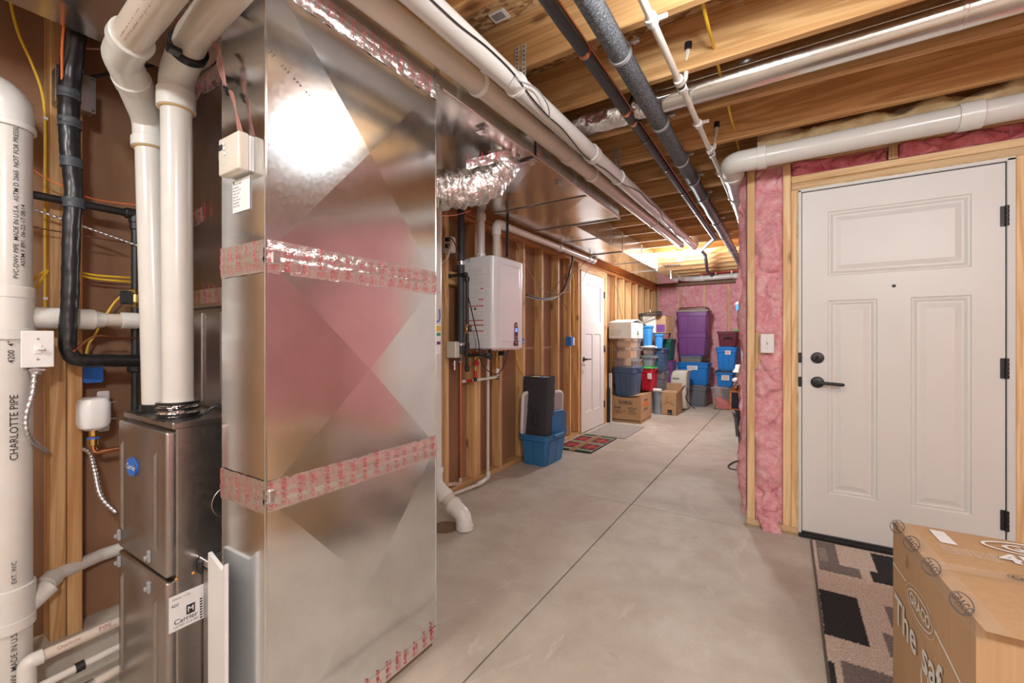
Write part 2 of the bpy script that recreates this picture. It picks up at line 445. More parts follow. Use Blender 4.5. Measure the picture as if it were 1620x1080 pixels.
# left wall
wl = shell('wall_left')
yy = -1.2
while yy < 8.8:
    obj('sheathing_panel', gbox(XS-.012, XS, yy+.002, min(yy+1.218, 8.8), 0, 2.45), 'sheathing', wl); yy += 1.22
near = [-.35, .05, .409, .451, .90, 1.30, 1.70, 2.07, 2.472, 2.83, 2.875, 3.20, 3.607, 3.98, 4.364, 4.683, 4.93]
far = [5.855, 5.90, 6.30, 6.68, 7.04, 7.42, 7.80, 8.20, 8.60]
for s in near+far:
    obj('stud', gbox(XS, XW, s, s+.040, .04 if s > 1.6 else .10, 2.13 if s > 1.6 else 2.325, bev=.003), 'pine_z', wl)
for a, b in ((1.6, 4.975), (5.855, 8.76)): obj('bottom_plate', gbox(XS, XW, a, b, 0, .04, bev=.003), 'pine_y', wl)
obj('bottom_plate', gbox(XS, XW, -1.2, 1.6, .062, .10, bev=.003), 'pine_y', wl)
obj('concrete_ledge', gbox(XS-.02, XW+.03, -1.2, 1.6, 0, .118, bev=.006), 'concrete', wl)
obj('top_plate', gbox(XS, XW, 1.6, 8.76, 2.13, 2.17, bev=.003), 'beam_y', wl)
obj('top_plate', gbox(XS-.01, XW+.012, 1.6, 8.76, 2.172, 2.37, bev=.003), 'beam_y', wl); obj('top_plate', gbox(XS-.01, XW, -1.2, 1.6, 2.327, 2.37, bev=.003), 'beam_y', wl)
obj('door_header', gbox(XS, XW, 4.97, 5.855, 2.05, 2.13, bev=.003), 'pine_y', wl)
for a, b in ((2.512, 2.83), (2.875, 3.20)): obj('blocking', gbox(XS, XW-.02, a, b, 1.60, 1.70, bev=.003), 'pine_y', wl)
for a, b, z in ((3.647, 3.98, 1.08), (4.02, 4.364, 1.08), (3.24, 3.6, 1.08), (5.94, 6.3, 1.08), (6.34, 6.68, 1.08)):
    obj('sheathing_seam', gbox(XS, XS+.004, a, b, z, z+.02), 'tan_board', wl)
# printing on the brown sheathing at the left
for i, (t, yy2, zz, s) in enumerate((('ALIGN EDGES', .37, 1.93, .05), ('TABLE', .32, 1.86, .05), ('SUPERSTRUCT', .39, 1.99, .045))):
    obj('sheathing_print', gtext(t, s, (XS+.001, yy2, zz), (0, -1, 0), (0, 0, -1), 0, 'LEFT'), 'card_dark', wl, smooth=False)

def batt(name, org, U, Vv, W, wu, hv, nu, nv, amp, seed, parent, material='insulation', edge=.02):
    """a fluffy batt: U width, V height, W outwards; bulging grid closed at the back"""
    o = Vector(org); U = Vector(U); Vv = Vector(Vv); W = Vector(W)
    def f(a, b):
        e = min(1, min(a, 1-a)*wu/edge) ; e2 = min(1, min(b, 1-b)*hv/edge)
        p = o+U*(a*wu)+Vv*(b*hv); q = p*6+Vector((seed*7.3, 0, 0))
        h = amp*(.55+.8*noise.fractal(q, 1.0, 2.0, 3)) + amp*.35*noise.noise(Vector((q.x*.6, q.y*.6, q.z*2.2)))
        rg = abs(noise.noise(Vector((q.x*1.3, q.y*1.3, q.z*1.6+3))))
        h -= amp*.5*max(0, .12-rg)/.12
        return p+W*(h*math.sqrt(max(e, .0))*math.sqrt(max(e2, 0)))
    g = ggrid(nu, nv, f)
    return obj(name, g, material, parent, ang=80)

# back wall
wb = shell('wall_back')
obj('sheathing_panel', gbox(-2.3, .1, YB+.085, YB+.10, 0, 2.4), 'tan_board', wb)
bx = [-2.14, -1.72, -1.30, -.884, -.47, -.06]
for x in bx: obj('stud', gbox(x-.019, x+.019, YB, YB+.085, .04, 2.30, bev=.002), 'pale_z', wb)
for i in range(len(bx)-1):
    batt('insulation_batt', (bx[i]+.019, YB+.012, .04), (1, 0, 0), (0, 0, 1), (0, -1, 0), bx[i+1]-bx[i]-.038, 2.26, 18, 90, .022, i, wb)
obj('bottom_plate', gbox(-2.2, 0, YB, YB+.085, 0, .04), 'pale_x', wb); obj('top_plate', gbox(-2.2, 0, YB-.005, YB+.085, 2.30, 2.34), 'card_dark', wb)

# entry wall with the studs, the batts, the header
we = shell('wall_entry')
Dp = .09
for a, b, z0, z1 in ((-.211, -.168, .04, 2.24), (-.018, .0235, .04, 2.24), (.0245, .060, .04, 2.075), (.952, .992, .04, 2.075), (.993, 1.033, .04, 2.24),
                     (1.42, 1.458, .04, 2.24), (1.83, 1.868, .04, 2.24), (2.24, 2.278, .04, 2.24), (2.62, 2.658, .04, 2.24)):
    obj('stud', gbox(a, b, YE, YE+Dp, z0, z1, bev=.003), 'pale_z', we)
obj('cripple_stud', gbox(.475, .515, YE, YE+Dp, 2.165, 2.24, bev=.003), 'pale_z', we)
obj('header_board', gbox(.0245, .992, YE, YE+Dp, 2.075, 2.118, bev=.004), 'pale_x', we)
obj('header_board', gbox(.0245, .992, YE+.002, YE+Dp, 2.120, 2.162, bev=.004), 'pale_x', we)
obj('top_plate', gbox(-.211, 2.7, YE, YE+Dp, 2.24, 2.28, bev=.004), 'pale_x', we)
obj('top_plate', gbox(-.211, 2.7, YE-.03, YE+Dp, 2.282, 2.32, bev=.004), 'pale_x', we)
obj('bottom_plate', gbox(-.215, .062, YE-.004, YE+Dp, 0, .04, bev=.004), 'pale_x', we)
obj('bottom_plate', gbox(.955, 2.7, YE-.004, YE+Dp, 0, .04, bev=.004), 'pale_x', we)
obj('switch_block', gbox(-.166, -.115, YE-.001, YE+.06, .985, 1.225, bev=.003), 'pale_z', we)
batt('insulation_batt', (-.168, YE+.02, .03), (1, 0, 0), (0, 0, 1), (0, -1, 0), .15, 2.21, 22, 190, .042, 3, we, edge=.03)
batt('insulation_batt', (.0235, YE+.03, 2.163), (1, 0, 0), (0, 0, 1), (0, -1, 0), .4515, .085, 60, 14, .055, 5, we, 'insulation_deep')
batt('insulation_batt', (.515, YE+.03, 2.163), (1, 0, 0), (0, 0, 1), (0, -1, 0), .478, .085, 60, 14, .055, 6, we, 'insulation_deep')
for i, (a, b) in enumerate(((1.033, 1.42), (1.458, 1.83), (1.868, 2.24), (2.278, 2.62))):
    batt('insulation_batt', (a, YE+.02, .03), (1, 0, 0), (0, 0, 1), (0, -1, 0), b-a, 2.21, 16, 80, .04, 11+i, we)
obj('backing_panel', gbox(-.21, 2.7, YE+Dp, YE+Dp+.01, 0, 2.37), 'tan_board', we)
# scrap of batt spilling over the bottom plate
def spill(a, b):
    p = Vector((-.15+.10*a+.03*b, YE-.012-.05*b*(1-.3*a), .075-.075*b)); return p+Vector((0, -.01, .012))*noise.fractal(p*30, 1, 2, 3)
obj('insulation_scrap', ggrid(14, 14, spill), 'insulation', we, ang=80)
# spray foam along the rim above
def foam(a, b):
    x = -.15+3.1*a; an = math.pi*b; p = Vector((x, YE-.02-.07*math.sin(an), 2.325+.11*b))
    return p+Vector((0, -1, .3))*(.05*noise.fractal(Vector((x*7, b*1.5, 2)), 1, 2, 4))
obj('spray_foam', ggrid(220, 12, foam), 'spray_foam', we, ang=80)

# right wall of the storage end, seen edge-on
wr = shell('wall_right')
ysr = [YE+Dp+.01+.4*i for i in range(14)]
for i, y in enumerate(ysr):
    obj('stud', gbox(-.211, -.12, y, y+.038, .04, 2.30, bev=.002), 'pale_z', wr)
for i in range(13):
    batt('insulation_batt', (-.205, ysr[i]+.038, .03), (0, 1, 0), (0, 0, 1), (-1, 0, 0), .362, 2.25, 14, 120 if i < 2 else 50, .045, 20+i, wr, edge=.03)
obj('backing_panel', gbox(-.12, -.11, YE+Dp, YB+.1, 0, 2.37), 'tan_board', wr)
obj('bottom_plate', gbox(-.211, -.12, YE+Dp, YB, 0, .04), 'pale_x', wr)
# paper flange and fluff curling out past the end stud
def fluff(a, b):
    z = .05+2.17*b; n1 = noise.fractal(Vector((4, a*2, z*5)), 1, 2, 4); n2 = noise.noise(Vector((9, a, z*1.7)))
    return Vector((-.213-.062*math.sin(math.pi*min(1, a*1.0))*(.62+.55*n1+.35*n2)-.004, YE+.012+.11*a, z))
obj('insulation_fluff', ggrid(10, 220, fluff), 'insulation', wr, ang=80)
def paper(a, b):
    z = .25+1.97*b; n2 = noise.noise(Vector((1, 2, z*3))); n3 = noise.noise(Vector((7, 2, z*17)))
    return Vector((-.215-.05*a*(.6+.9*n2+.6*n3), YE+.035+.012*n3+.01*a, z))
obj('insulation_paper', ggrid(6, 150, paper), 'insulation', wr, ang=80)

# walls out of frame, behind the camera and to its right (they are reflected in the duct)
wn = shell('wall_south')
obj('concrete_panel', gbox(-2.6, 3, -1.75, -1.65, 0, 2.37), 'concrete', wn)
wo = shell('wall_east')
for i in range(12): obj('stud', gbox(2.68, 2.77, -1.6+.406*i, -1.562+.406*i, .04, 2.33), 'pale_z', wo)
obj('insulation_face', gbox(2.72, 2.78, -1.65, YE+.1, 0, 2.37), 'insulation', wo)

# ---------------------------------------------------------------- doors
def gpanel(u0, u1, v0, v1, steps):
    V, Fc = [], []
    for ins, w_ in steps:
        V += [Vector((u0+ins, v0+ins, w_)), Vector((u1-ins, v0+ins, w_)), Vector((u1-ins, v1-ins, w_)), Vector((u0+ins, v1-ins, w_))]
    for i in range(len(steps)-1):
        for k in range(4):
            k2 = (k+1) % 4; Fc.append((i*4+k, i*4+k2, i*4+4+k2, i*4+4+k))
    n = (len(steps)-1)*4; Fc.append((n, n+1, n+2, n+3)); return V, Fc
def door_slab(parent, mx, W_, H_, panels, steps, th=.04, material='white_paint'):
    us = sorted({0, W_}|{p[0] for p in panels}|{p[1] for p in panels}); vs = sorted({0, H_}|{p[2] for p in panels}|{p[3] for p in panels})
    gs = []
    for i in range(len(us)-1):
        for j in range(len(vs)-1):
            cu, cv = (us[i]+us[i+1])/2, (vs[j]+vs[j+1])/2
            if any(p[0] < cu < p[1] and p[2] < cv < p[3] for p in panels): continue
            gs.append(gbox(us[i], us[i+1], vs[j], vs[j+1], -th, 0))
    bm = bmesh.new(); g = J(*gs); bv = [bm.verts.new(v) for v in g[0]]
    for f in g[1]: bm.faces.new([bv[i] for i in f])
    bmesh.ops.remove_doubles(bm, verts=bm.verts, dist=1e-5)
    # drop the inner faces shared by two blocks
    seen = {}
    for f in list(bm.faces):
        k = tuple(round(c, 4) for c in f.calc_center_median()); seen.setdefault(k, []).append(f)
    bmesh.ops.delete(bm, geom=[f for l in seen.values() if len(l) > 1 for f in l], context='FACES')
    obj('slab', tf(frombm(bm), mx), material, parent, smooth=False)
    for p in panels: obj('panel', tf(gpanel(*p, steps), mx), material, parent, smooth=False)

# door_1: white steel entry door in wall_entry
d1 = shell('door_1'); ORG[d1] = Vector((0, 0, 0))
DX0, DX1, DZ0, DZ1 = .080, .918, .030, 2.052
mx = frame((DX0, YE+.006, DZ0), (1, 0, 0), (0, 0, 1), (0, -1, 0))
q = lambda a, b, c, d: (a-DX0, b-DX0, c-DZ0, d-DZ0)
st = [(0, 0), (.004, -.006), (.012, -.0075), (.018, -.004), (.026, -.0095), (.034, -.0095), (.060, -.003)]
door_slab(d1, mx, DX1-DX0, DZ1-DZ0, [q(.205, .800, 1.545, 1.920), q(.205, .428, .272, 1.402), q(.568, .800, .272, 1.402)], st)
mj = frame((0, YE-.004, 0), (1, 0, 0), (0, 0, 1), (0, -1, 0))
obj('door_jamb', tf(gbox(.0605, .0765, .0, 2.068, -.1, .004, bev=.002), mj), 'jamb_white', d1)
obj('door_jamb', tf(gbox(.9215, .9505, .0, 2.068, -.1, .004, bev=.002), mj), 'jamb_white', d1)
obj('door_jamb', tf(gbox(.0605, .9505, 2.056, 2.073, -.1, .004, bev=.002), mj), 'jamb_white', d1)
obj('weather_strip', J(gbox(.0765, .0795, YE+.004, YE+.03, .02, 2.056), gbox(.9185, .9215, YE+.004, YE+.03, .02, 2.056), gbox(.0765, .9215, YE+.004, YE+.03, 2.0525, 2.056)), 'black', d1)
obj('threshold', J(gbox(.062, .95, YE-.03, YE+.06, 0, .022, bev=.004), gbox(.08, .918, YE-.012, YE+.02, .02, .031, bev=.002)), 'black_plastic', d1)
obj('jamb_foam', ggrid(90, 4, lambda a, b: Vector((.062+.888*a, YE-.006*math.sin(math.pi*b)-.001, 2.068+.012*b+.009*noise.fractal(Vector((a*60, b, 0)), 1, 2, 3)*b))), 'spray_foam', d1)
obj('jamb_foam', ggrid(4, 130, lambda a, b: Vector((.0515+.010*a+.005*noise.fractal(Vector((b*70, a, 5)), 1, 2, 3), YE-.005*math.sin(math.pi*a)-.001, .04+2.03*b))), 'spray_foam', d1)
for hz in (1.786, 1.03, .276):
    h = obj('hinge', J(gbox(.900, .9215, YE-.001, YE+.004, hz-.05, hz+.05, bev=.001), *[gcyl((.921, YE-.007, hz-.05+.0205*i), (.921, YE-.007, hz-.032+.0205*i), .0075, 12) for i in range(5)]), 'black_plastic', d1, label='black butt hinge')
def deadbolt(p):
    b = obj('deadbolt', glathe([(.033, 0), (.033, .006), (.028, .014), (.020, .016)], p, (0, -1, 0), 28), 'black_plastic', d1, label='black deadbolt')
    obj('thumb_turn', J(gbox(p[0]-.004, p[0]+.004, p[1]-.034, p[1]-.014, p[2]-.012, p[2]+.012, bev=.003)), 'black_plastic', b)
deadbolt((.155, YE+.006, 1.066))
p = Vector((.155, YE+.006, .922))
hd = obj('lever_handle', J(glathe([(.033, 0), (.033, .006), (.028, .012), (.012, .016), (.011, .048), (.013, .05)], p, (0, -1, 0), 28)), 'black_plastic', d1, label='black lever handle')
obj('lever', J(gtube([p+Vector((-.004, -.050, 0)), p+Vector((.02, -.052, 0)), p+Vector((.115, -.050, -.006))], .0095, 14, .02), gsphere(p+Vector((.115, -.050, -.006)), .0095)), 'black_plastic', hd)
for hz in (1.066, .922): obj('strike_plate', gbox(.0595, .0785, YE-.0105, YE-.006, hz-.03, hz+.03, bev=.0015), 'black_plastic', d1)
obj('peephole', glathe([(.008, 0), (.008, .004), (.005, .005), (.0045, .002)], (.498, YE+.0055, 1.468), (0, -1, 0), 18), 'black_plastic', d1)

# door_2: narrow white door in wall_left
d2 = shell('door_2'); y0, y1 = 5.015, 5.80
mx = frame((XW+.004, y0, .012), (0, 1, 0), (0, 0, 1), (1, 0, 0)); W2, H2 = y1-y0, 2.02
st2 = [(0, 0), (.002, -.010), (.004, -.010)]
door_slab(d2, mx, W2, H2, [(.13, W2-.13, 1.40, 1.88), (.13, .36, .24, 1.24), (.425, W2-.13, .24, 1.24)], st2, .036)
obj('door_jamb', gbox(XS, XW+.006, y0-.022, y0-.003, 0, 2.05, bev=.002), 'pine_z', d2, label='unpainted pine door jamb')
obj('door_jamb', gbox(XS, XW+.006, y1+.003, y1+.022, 0, 2.05, bev=.002), 'pine_z', d2, label='unpainted pine door jamb')
obj('door_jamb', gbox(XS, XW+.006, y0-.022, y1+.022, 2.035, 2.054, bev=.002), 'pine_y', d2, label='unpainted pine door jamb')
for hz in (1.80, 1.05, .28): obj('hinge', J(gbox(XW+.002, XW+.008, y1-.012, y1+.014, hz-.045, hz+.045), gcyl((XW+.012, y1+.002, hz-.045), (XW+.012, y1+.002, hz+.045), .007, 10)), 'black_plastic', d2)
p = Vector((XW+.004, y0+.065, .93))
hd = obj('lever_handle', glathe([(.030, 0), (.030, .008), (.012, .014), (.011, .05)], p, (1, 0, 0), 20), 'black_plastic', d2, label='black lever handle')
obj('lever', gtube([p+Vector((.05, -.006, 0)), p+Vector((.052, .11, 0))], .009, 10), 'black_plastic', hd)
obj('key_tag', gbox(p.x+.03, p.x+.033, p.y-.015, p.y+.02, p.z-.14, p.z-.09), 'card_white', d2)
# ================================================================ DUCTS AND FURNACE
def crossbox(x0, x1, y0, y1, z0, z1, px=0, nx=0, ny=0, nz=0, pz=0):
    """sheet-metal box whose faces may carry a pyramid cross-break (depth per face)"""
    V = [Vector((x, y, z)) for x in (x0, x1) for y in (y0, y1) for z in (z0, z1)]
    F4 = [((0, 1, 3, 2), nx, (-1, 0, 0)), ((4, 6, 7, 5), px, (1, 0, 0)), ((0, 4, 5, 1), ny, (0, -1, 0)), ((2, 3, 7, 6), 0, (0, 1, 0)), ((0, 2, 6, 4), nz, (0, 0, -1)), ((1, 5, 7, 3), pz, (0, 0, 1))]
    Fc = []
    for f, h, n in F4:
        if not h: Fc.append(f); continue
        c = sum((V[i] for i in f), Vector())/4 + Vector(n)*h; V.append(c); k = len(V)-1
        for i in range(4): Fc.append((f[i], f[(i+1) % 4], k))
    return V, Fc
def tape(parent, a, b, up, n, wd, seed=0, amp=.0016, off=.0025, rows=6, txt=True, material='tape_foil', ridge=0.0, sz=.013):
    a, b, up, n = Vector(a), Vector(b), Vector(up).normalized(), Vector(n).normalized(); L = (b-a).length; u = (b-a)/L
    def f(s, t):
        p = a+u*(L*s)+up*(wd*(t-.5)); q = p*28+Vector((seed, seed*2, 0))
        h = off+amp*(noise.noise(q)+.6*noise.noise(q*2.3))
        if ridge: h += ridge*(math.exp(-((t-.38)/.07)**2)+.8*math.exp(-((t-.66)/.06)**2))
        e = .0022*noise.noise(Vector((s*L*40, seed, t*3)))*(1 if t in (0, 1) else 0)
        return p+n*max(h, .0006)+up*e
    o = obj('foil_tape', ggrid(max(4, int(L/.012)), 10, f), material, parent, ang=60)
    if txt:
        rnd = random.Random(seed); s = .012; gs = []
        while s < L-.012:
            w1 = rnd.choice(['02-17', 'UL 181', 'B-FX', '181A-P', 'H 07'])
            for kk, t in enumerate((-.40, .04)):
                gs.append(gtext(w1, sz*rnd.uniform(.8, 1.15), a+u*s+up*(wd*t), up, -u if u.cross(up).dot(n) > 0 else u, 0, bold=.01))
                if rnd.random() < .75: gs.append(gtext(rnd.choice(['UL 181B', 'FOIL', '-FX']), sz*.62, a+u*(s+.012)+up*(wd*t), up, -u if u.cross(up).dot(n) > 0 else u, 0))
            s += rnd.uniform(.036, .052)
        g = J(*gs); g = ([v+n*(off+amp*.9+ridge*.8+.0008) for v in g[0]], g[1])
        obj('tape_print', g, 'tape_red', o, smooth=False, kind='stuff')
    return o

RX0, RX1, RY0, RY1 = -1.365, -1.135, .600, 1.245
zs = [.022, .766, 1.388, 2.148]
rd = thing('return_duct', 'tall galvanized sheet-metal return duct with X-creased panels and three taped seams', 'duct', ((RX0+RX1)/2, (RY0+RY1)/2, 0))
for i in range(3):
    obj('duct_section', crossbox(RX0, RX1, RY0, RY1, zs[i]+.001, zs[i+1]-.001, px=.015), 'duct_metal', rd, smooth=False)
obj('corner_seam', J(gbox(RX1-.002, RX1+.0035, RY0-.0025, RY0+.005, zs[0], zs[-1], bev=.001), gbox(RX1-.002, RX1+.0025, RY1-.004, RY1+.001, zs[0], zs[-1], bev=.001)), 'duct_metal', rd)
for i, z in enumerate((.764, 1.388)):
    tape(rd, (RX1, RY0, z), (RX1, RY1, z), (0, 0, 1), (1, 0, 0), .088 if i else .082, 3+i, ridge=.0045)
    tape(rd, (RX0, RY0, z), (RX1, RY0, z), (0, 0, 1), (0, -1, 0), .085, 8+i, ridge=.004)
tape(rd, (RX1, RY0, 2.128), (RX1, RY1, 2.128), (0, 0, 1), (1, 0, 0), .075, 15, amp=.005, ridge=.004)
tape(rd, (RX1, RY0+.05, .052), (RX1, RY1, .052), (0, 0, 1), (1, 0, 0), .05, 19, amp=.001, sz=.016)
tape(rd, (RX0, RY0, 2.128), (RX1, RY0, 2.128), (0, 0, 1), (0, -1, 0), .075, 16, amp=.004, ridge=.003)
obj('corner_clip', gbox(RX1+.003, RX1+.012, RY0+.012, RY0+.036, 1.368, 1.402, bev=.003), 'bright_steel', rd); obj('corner_clip', gbox(RX1+.003, RX1+.010, RY0+.006, RY0+.022, .748, .782, bev=.003), 'bright_steel', rd)
random.seed(2); g = []
for i in range(30):
    t = i/29
    if random.random() < .35: continue
    p = P(428+135*t, 80+155*t, x=RX1+.006); q = P(428+135*(t+.018), 80+155*(t+.018), x=RX1+.006); g.append(gtube([p, q], .0011, 4))
obj('marker_dashes', J(*g), 'ink', rd, kind='stuff')
obj('gap_shade', gbox(RX0-.01, RX1-.012, RY0+.01, RY1-.01, 0, .022), 'card_dark', rd)  # dark block standing in for the shade in the gap under the duct

# trunk overhead
td = thing('supply_trunk_duct', 'large shiny sheet-metal trunk duct running under the joists to the back wall', 'duct', (-1.5, 2.5, 2.15))
TX0, TX1 = -1.905, -1.137
ya = [-.35, .525, 1.25, 2.05, 2.75, 3.40]
for i in range(5):
    obj('duct_section', crossbox(TX0, TX1, ya[i]+.001, ya[i+1]-.001, 2.151, 2.362, nz=.012 if i != 2 else .004, px=.003), 'trunk_metal', td, smooth=False)
    if i: obj('seam_cleat', J(gbox(TX0, TX1, ya[i]-.012, ya[i]+.012, 2.143, 2.152, bev=.003), gbox(TX1-.002, TX1+.006, ya[i]-.012, ya[i]+.012, 2.15, 2.36, bev=.003)), 'trunk_metal', td)
obj('corner_flange', J(gbox(TX1-.004, TX1+.012, RY1+.03, 3.40, 2.144, 2.152, bev=.003), gbox(TX0-.01, TX1+.012, 3.385, 3.402, 2.140, 2.150, bev=.003)), 'trunk_metal', td)
BX1 = -1.53
yb = [3.402, 3.95, 4.7, 5.45, 6.20]
for i in range(4):
    obj('duct_section', crossbox(TX0, BX1, yb[i]+.001, yb[i+1]-.001, 2.150, 2.365, nz=.008, px=.002), 'trunk_metal', td, smooth=False)
    obj('seam_cleat', J(gbox(TX0, BX1, yb[i+1]-.012, yb[i+1]+.012, 2.143, 2.152, bev=.003), gbox(BX1-.002, BX1+.006, yb[i+1]-.014, yb[i+1]+.014, 2.15, 2.365, bev=.003)), 'bright_steel', td)
obj('duct_section', crossbox(TX0, BX1-.03, 6.202, 7.74, 2.152, 2.28, nz=.008), 'trunk_metal', td, smooth=False)
for y in (4.3, 5.9, 7.2):
    obj('hanger_strap', gbox(BX1+.003 if y < 6.2 else BX1-.025, BX1+.005 if y < 6.2 else BX1-.023, y, y+.02, 2.15 if y < 6.2 else 2.15, 2.37), 'bright_steel', td)
tape(td, (TX0, .525, 2.141), (TX1-.24, .525, 2.141), (0, 1, 0), (0, 0, -1), .07, 31, amp=.004)
tape(td, (-1.75, 2.05, 2.141), (TX1, 2.05, 2.141), (0, 1, 0), (0, 0, -1), .06, 33, amp=.004)
tape(td, (TX1+.006, 2.05, 2.16), (TX1+.006, 2.05, 2.30), (0, 1, 0), (1, 0, 0), .05, 34, amp=.003)
tape(td, (TX0, 4.7, 2.141), (BX1, 4.7, 2.141), (0, 1, 0), (0, 0, -1), .05, 35, txt=False)
for y in (1.62, 2.42): obj('hanger_clip', J(gtube([(TX1-.05, y, 2.17), (TX1-.05, y, 2.13), (TX1-.03, y, 2.125)], .004, 8), gbox(TX1-.08, TX1-.03, y-.02, y+.02, 2.134, 2.139)), 'bright_steel', td)

# foil flex duct joining the trunk
pts = spline([(-1.30, 1.93, 2.16), (-1.31, 1.92, 2.09), (-1.36, 1.86, 2.01), (-1.47, 1.74, 1.955), (-1.60, 1.60, 1.93), (-1.75, 1.45, 1.92)], 16)
n_ = len(pts)
fx = obj('flexible_duct', gtube(pts, .098, 40, rfun=lambda t: .098+.0045*math.sin(t*150)+.004*math.sin(t*61), jit=.018), 'crumpled_foil', None,
         'short crumpled silver foil flex duct curving down from the trunk behind the return duct', ang=70, cat='duct')
obj('duct_collar', glathe([(.108, 0), (.112, .02), (.10, .05), (.098, .06)], (-1.30, 1.93, 2.095), (0, 0, 1), 32), 'trunk_metal', fx)
tape(fx, P(738, 262, x=-1.33), P(815, 243, x=-1.20), (0, 0, 1), (.5, -.8, 0), .05, 41, amp=.010, off=.01)

# furnace
FX0, FX1, FY0, FY1, FZ = -1.89, -1.50, .515, 1.24, .930
fu = thing('furnace', 'brown-grey metal furnace cabinet with a blue oval badge standing left of the tall duct', 'furnace', ((FX0+FX1)/2, (FY0+FY1)/2, 0))
obj('cabinet', gbox(FX0+.004, FX1, FY0+.025, FY1, .01, FZ-.004, bev=.004), 'furnace_metal', fu)
obj('top_cap', J(gbox(FX0, FX1+.002, FY0+.015, FY1+.002, FZ-.02, FZ, bev=.003)), 'furnace_metal', fu)
def fdoor(z0, z1, nm):
    g = gbox(FX0+.004, FX1-.004, FY0, FY0+.03, z0, z1, bev=.008, seg=3)
    d = obj(nm, g, 'furnace_metal', fu)
    for x in (FX0+.045, FX1-.075):
        obj('pressed_rib', gloft([ring(0, 0, .008, (z1-z0)/2-.06, .008, 0), ring(0, 0, .003, (z1-z0)/2-.075, .003, .006)], False) and
            tf(gloft([ring(0, 0, .008, (z1-z0)/2-.06, .008, 0), ring(0, 0, .003, (z1-z0)/2-.075, .003, .006)], False), frame((x, FY0, (z0+z1)/2), (1, 0, 0), (0, 0, 1), (0, -1, 0))), 'furnace_metal', d)
    return d
ud = fdoor(.482, .905, 'upper_door'); ld = fdoor(.02, .470, 'lower_door')
bc = P(210, 738, y=FY0)
bd = obj('badge', tf(glathe([(.030, 0), (.030, .003), (.028, .005)], (0, 0, 0), (0, 0, 1), 36), frame(bc, (1.38, 0, 0), (0, 0, 1), (0, -1, 0))), 'blue', ud, label='blue oval maker badge with silver rim')
bd.data.transform(Matrix.Translation(bc-ORG[fu]) @ Matrix.Diagonal((1.35, 1, 1, 1)) @ Matrix.Translation(-(bc-ORG[fu])))
obj('badge_rim', goval(bc+Vector((0, -.0052, 0)), (1, 0, 0), (0, 0, 1), .042, .031, .003), 'bright_steel', bd, smooth=False)
obj('badge_text', gtext('Carrier', .025, bc+Vector((0, -.0058, 0)), (1, 0, 0), (0, 0, 1), 0, 'CENTER', shear=.2, bold=.008), 'white', bd, smooth=False)
for px, py in ((188, 846), (188, 888), (235, 880), (235, 929)):
    c = P(px, py, y=FY0-.004)
    obj('door_latch', J(gbox(c.x-.008, c.x+.008, c.y-.004, c.y+.006, c.z-.018, c.z+.018, bev=.003), gbox(c.x-.006, c.x+.006, c.y-.012, c.y, c.z-.008, c.z+.004, bev=.002)), 'cable_grey', fu)
sx = FX1+.0005
for yy, zz, r in ((.86, .82, .055), (.80, .66, .05)):
    obj('knockout', gpanel(0, 0, 0, 0, [(0, 0)]) and glathe([(r, 0), (r-.002, .001), (r-.005, .0002)], (sx-.0005, yy-.12, zz), (1, 0, 0), 40), 'furnace_metal', fu)
lb0, lb1 = P(267, 965, x=sx), P(330, 965, x=sx)
lz0, lz1 = P(267, 1003, x=sx).z, P(267, 946, x=sx).z
sl = obj('rating_label', gbox(sx-.0005, sx+.0006, lb0.y, lb1.y, lz0, lz1), 'white', fu, label='white paper rating label')
um, vm = (0, 1, 0), (0, 0, 1)
obj('label_text', J(gtext('Carrier', .020, (sx+.0008, lb0.y+.012, lz0+.024), um, vm, 0, bold=.01), gtext('LISTED 4 12 085', .009, (sx+.0008, lb0.y+.012, lz0+.010), um, vm, 0),
    gtext('SERIAL 17 09', .008, (sx+.0008, lb0.y+.008, lz1-.012), um, vm, 0), gtext('400', .013, (sx+.0008, lb0.y+.005, lz1-.030), um, vm, 0)), 'ink', sl, smooth=False, kind='stuff')
ym = P(301, 960, x=sx).y; zm = P(301, 962, x=sx).z
obj('label_square', gbox(sx, sx+.0009, ym-.010, ym+.012, zm-.014, zm+.014), 'ink', sl); obj('label_letter', gtext('M', .022, (sx+.0012, ym+.001, zm), um, vm, 0, 'CENTER', bold=.02), 'white', sl, smooth=False)
obj('label_bars', J(*[gbox(sx, sx+.0009, P(316, 950, x=sx).y, P(320, 950, x=sx).y, lz0+.004+.008*i, lz0+.0085+.008*i) for i in range(8)]), 'ink', sl, kind='stuff')
for px, py in ((279, 916), (306, 906), (325, 899)): obj('screw_cap', gsphere(P(px, py, x=sx), .004), 'amber', fu)
obj('gasket', glathe([(.058, 0), (.058, .004), (.045, .004)], (-1.775, .585, FZ), (0, 0, 1), 28), 'black_plastic', fu, label='black rubber pipe gasket')
obj('gasket', glathe([(.064, 0), (.064, .005), (.046, .006)], (-1.60, .58, FZ), (0, 0, 1), 28), 'black_plastic', fu, label='black rubber pipe gasket')
obj('coupling', glathe([(.042, 0), (.046, .002), (.046, .028), (.042, .030)], (-1.775, .585, FZ), (0, 0, 1), 28), 'black_tape', fu)
obj('foil_collar', gtube(dense([(-1.60, .58, FZ+.004), (-1.60, .58, FZ+.052)], .004), .052, 32, rfun=lambda t: .050+.004*math.sin(t*14), jit=.005), 'crumpled_foil', fu)
for z in (.012, .030, .046): obj('clamp_band', glathe([(.0545, 0), (.056, .001), (.056, .006), (.0545, .007)], (-1.60, .58, FZ+z-.003), (0, 0, 1), 28), 'black_tape', fu)
obj('power_cord', gtube(spline([(-1.55, .63, FZ+.005), (-1.53, .66, FZ+.03), (-1.51, .74, FZ+.01), (-1.505, .9, FZ+.02)], 6), .004, 8), 'black_plastic', fu)

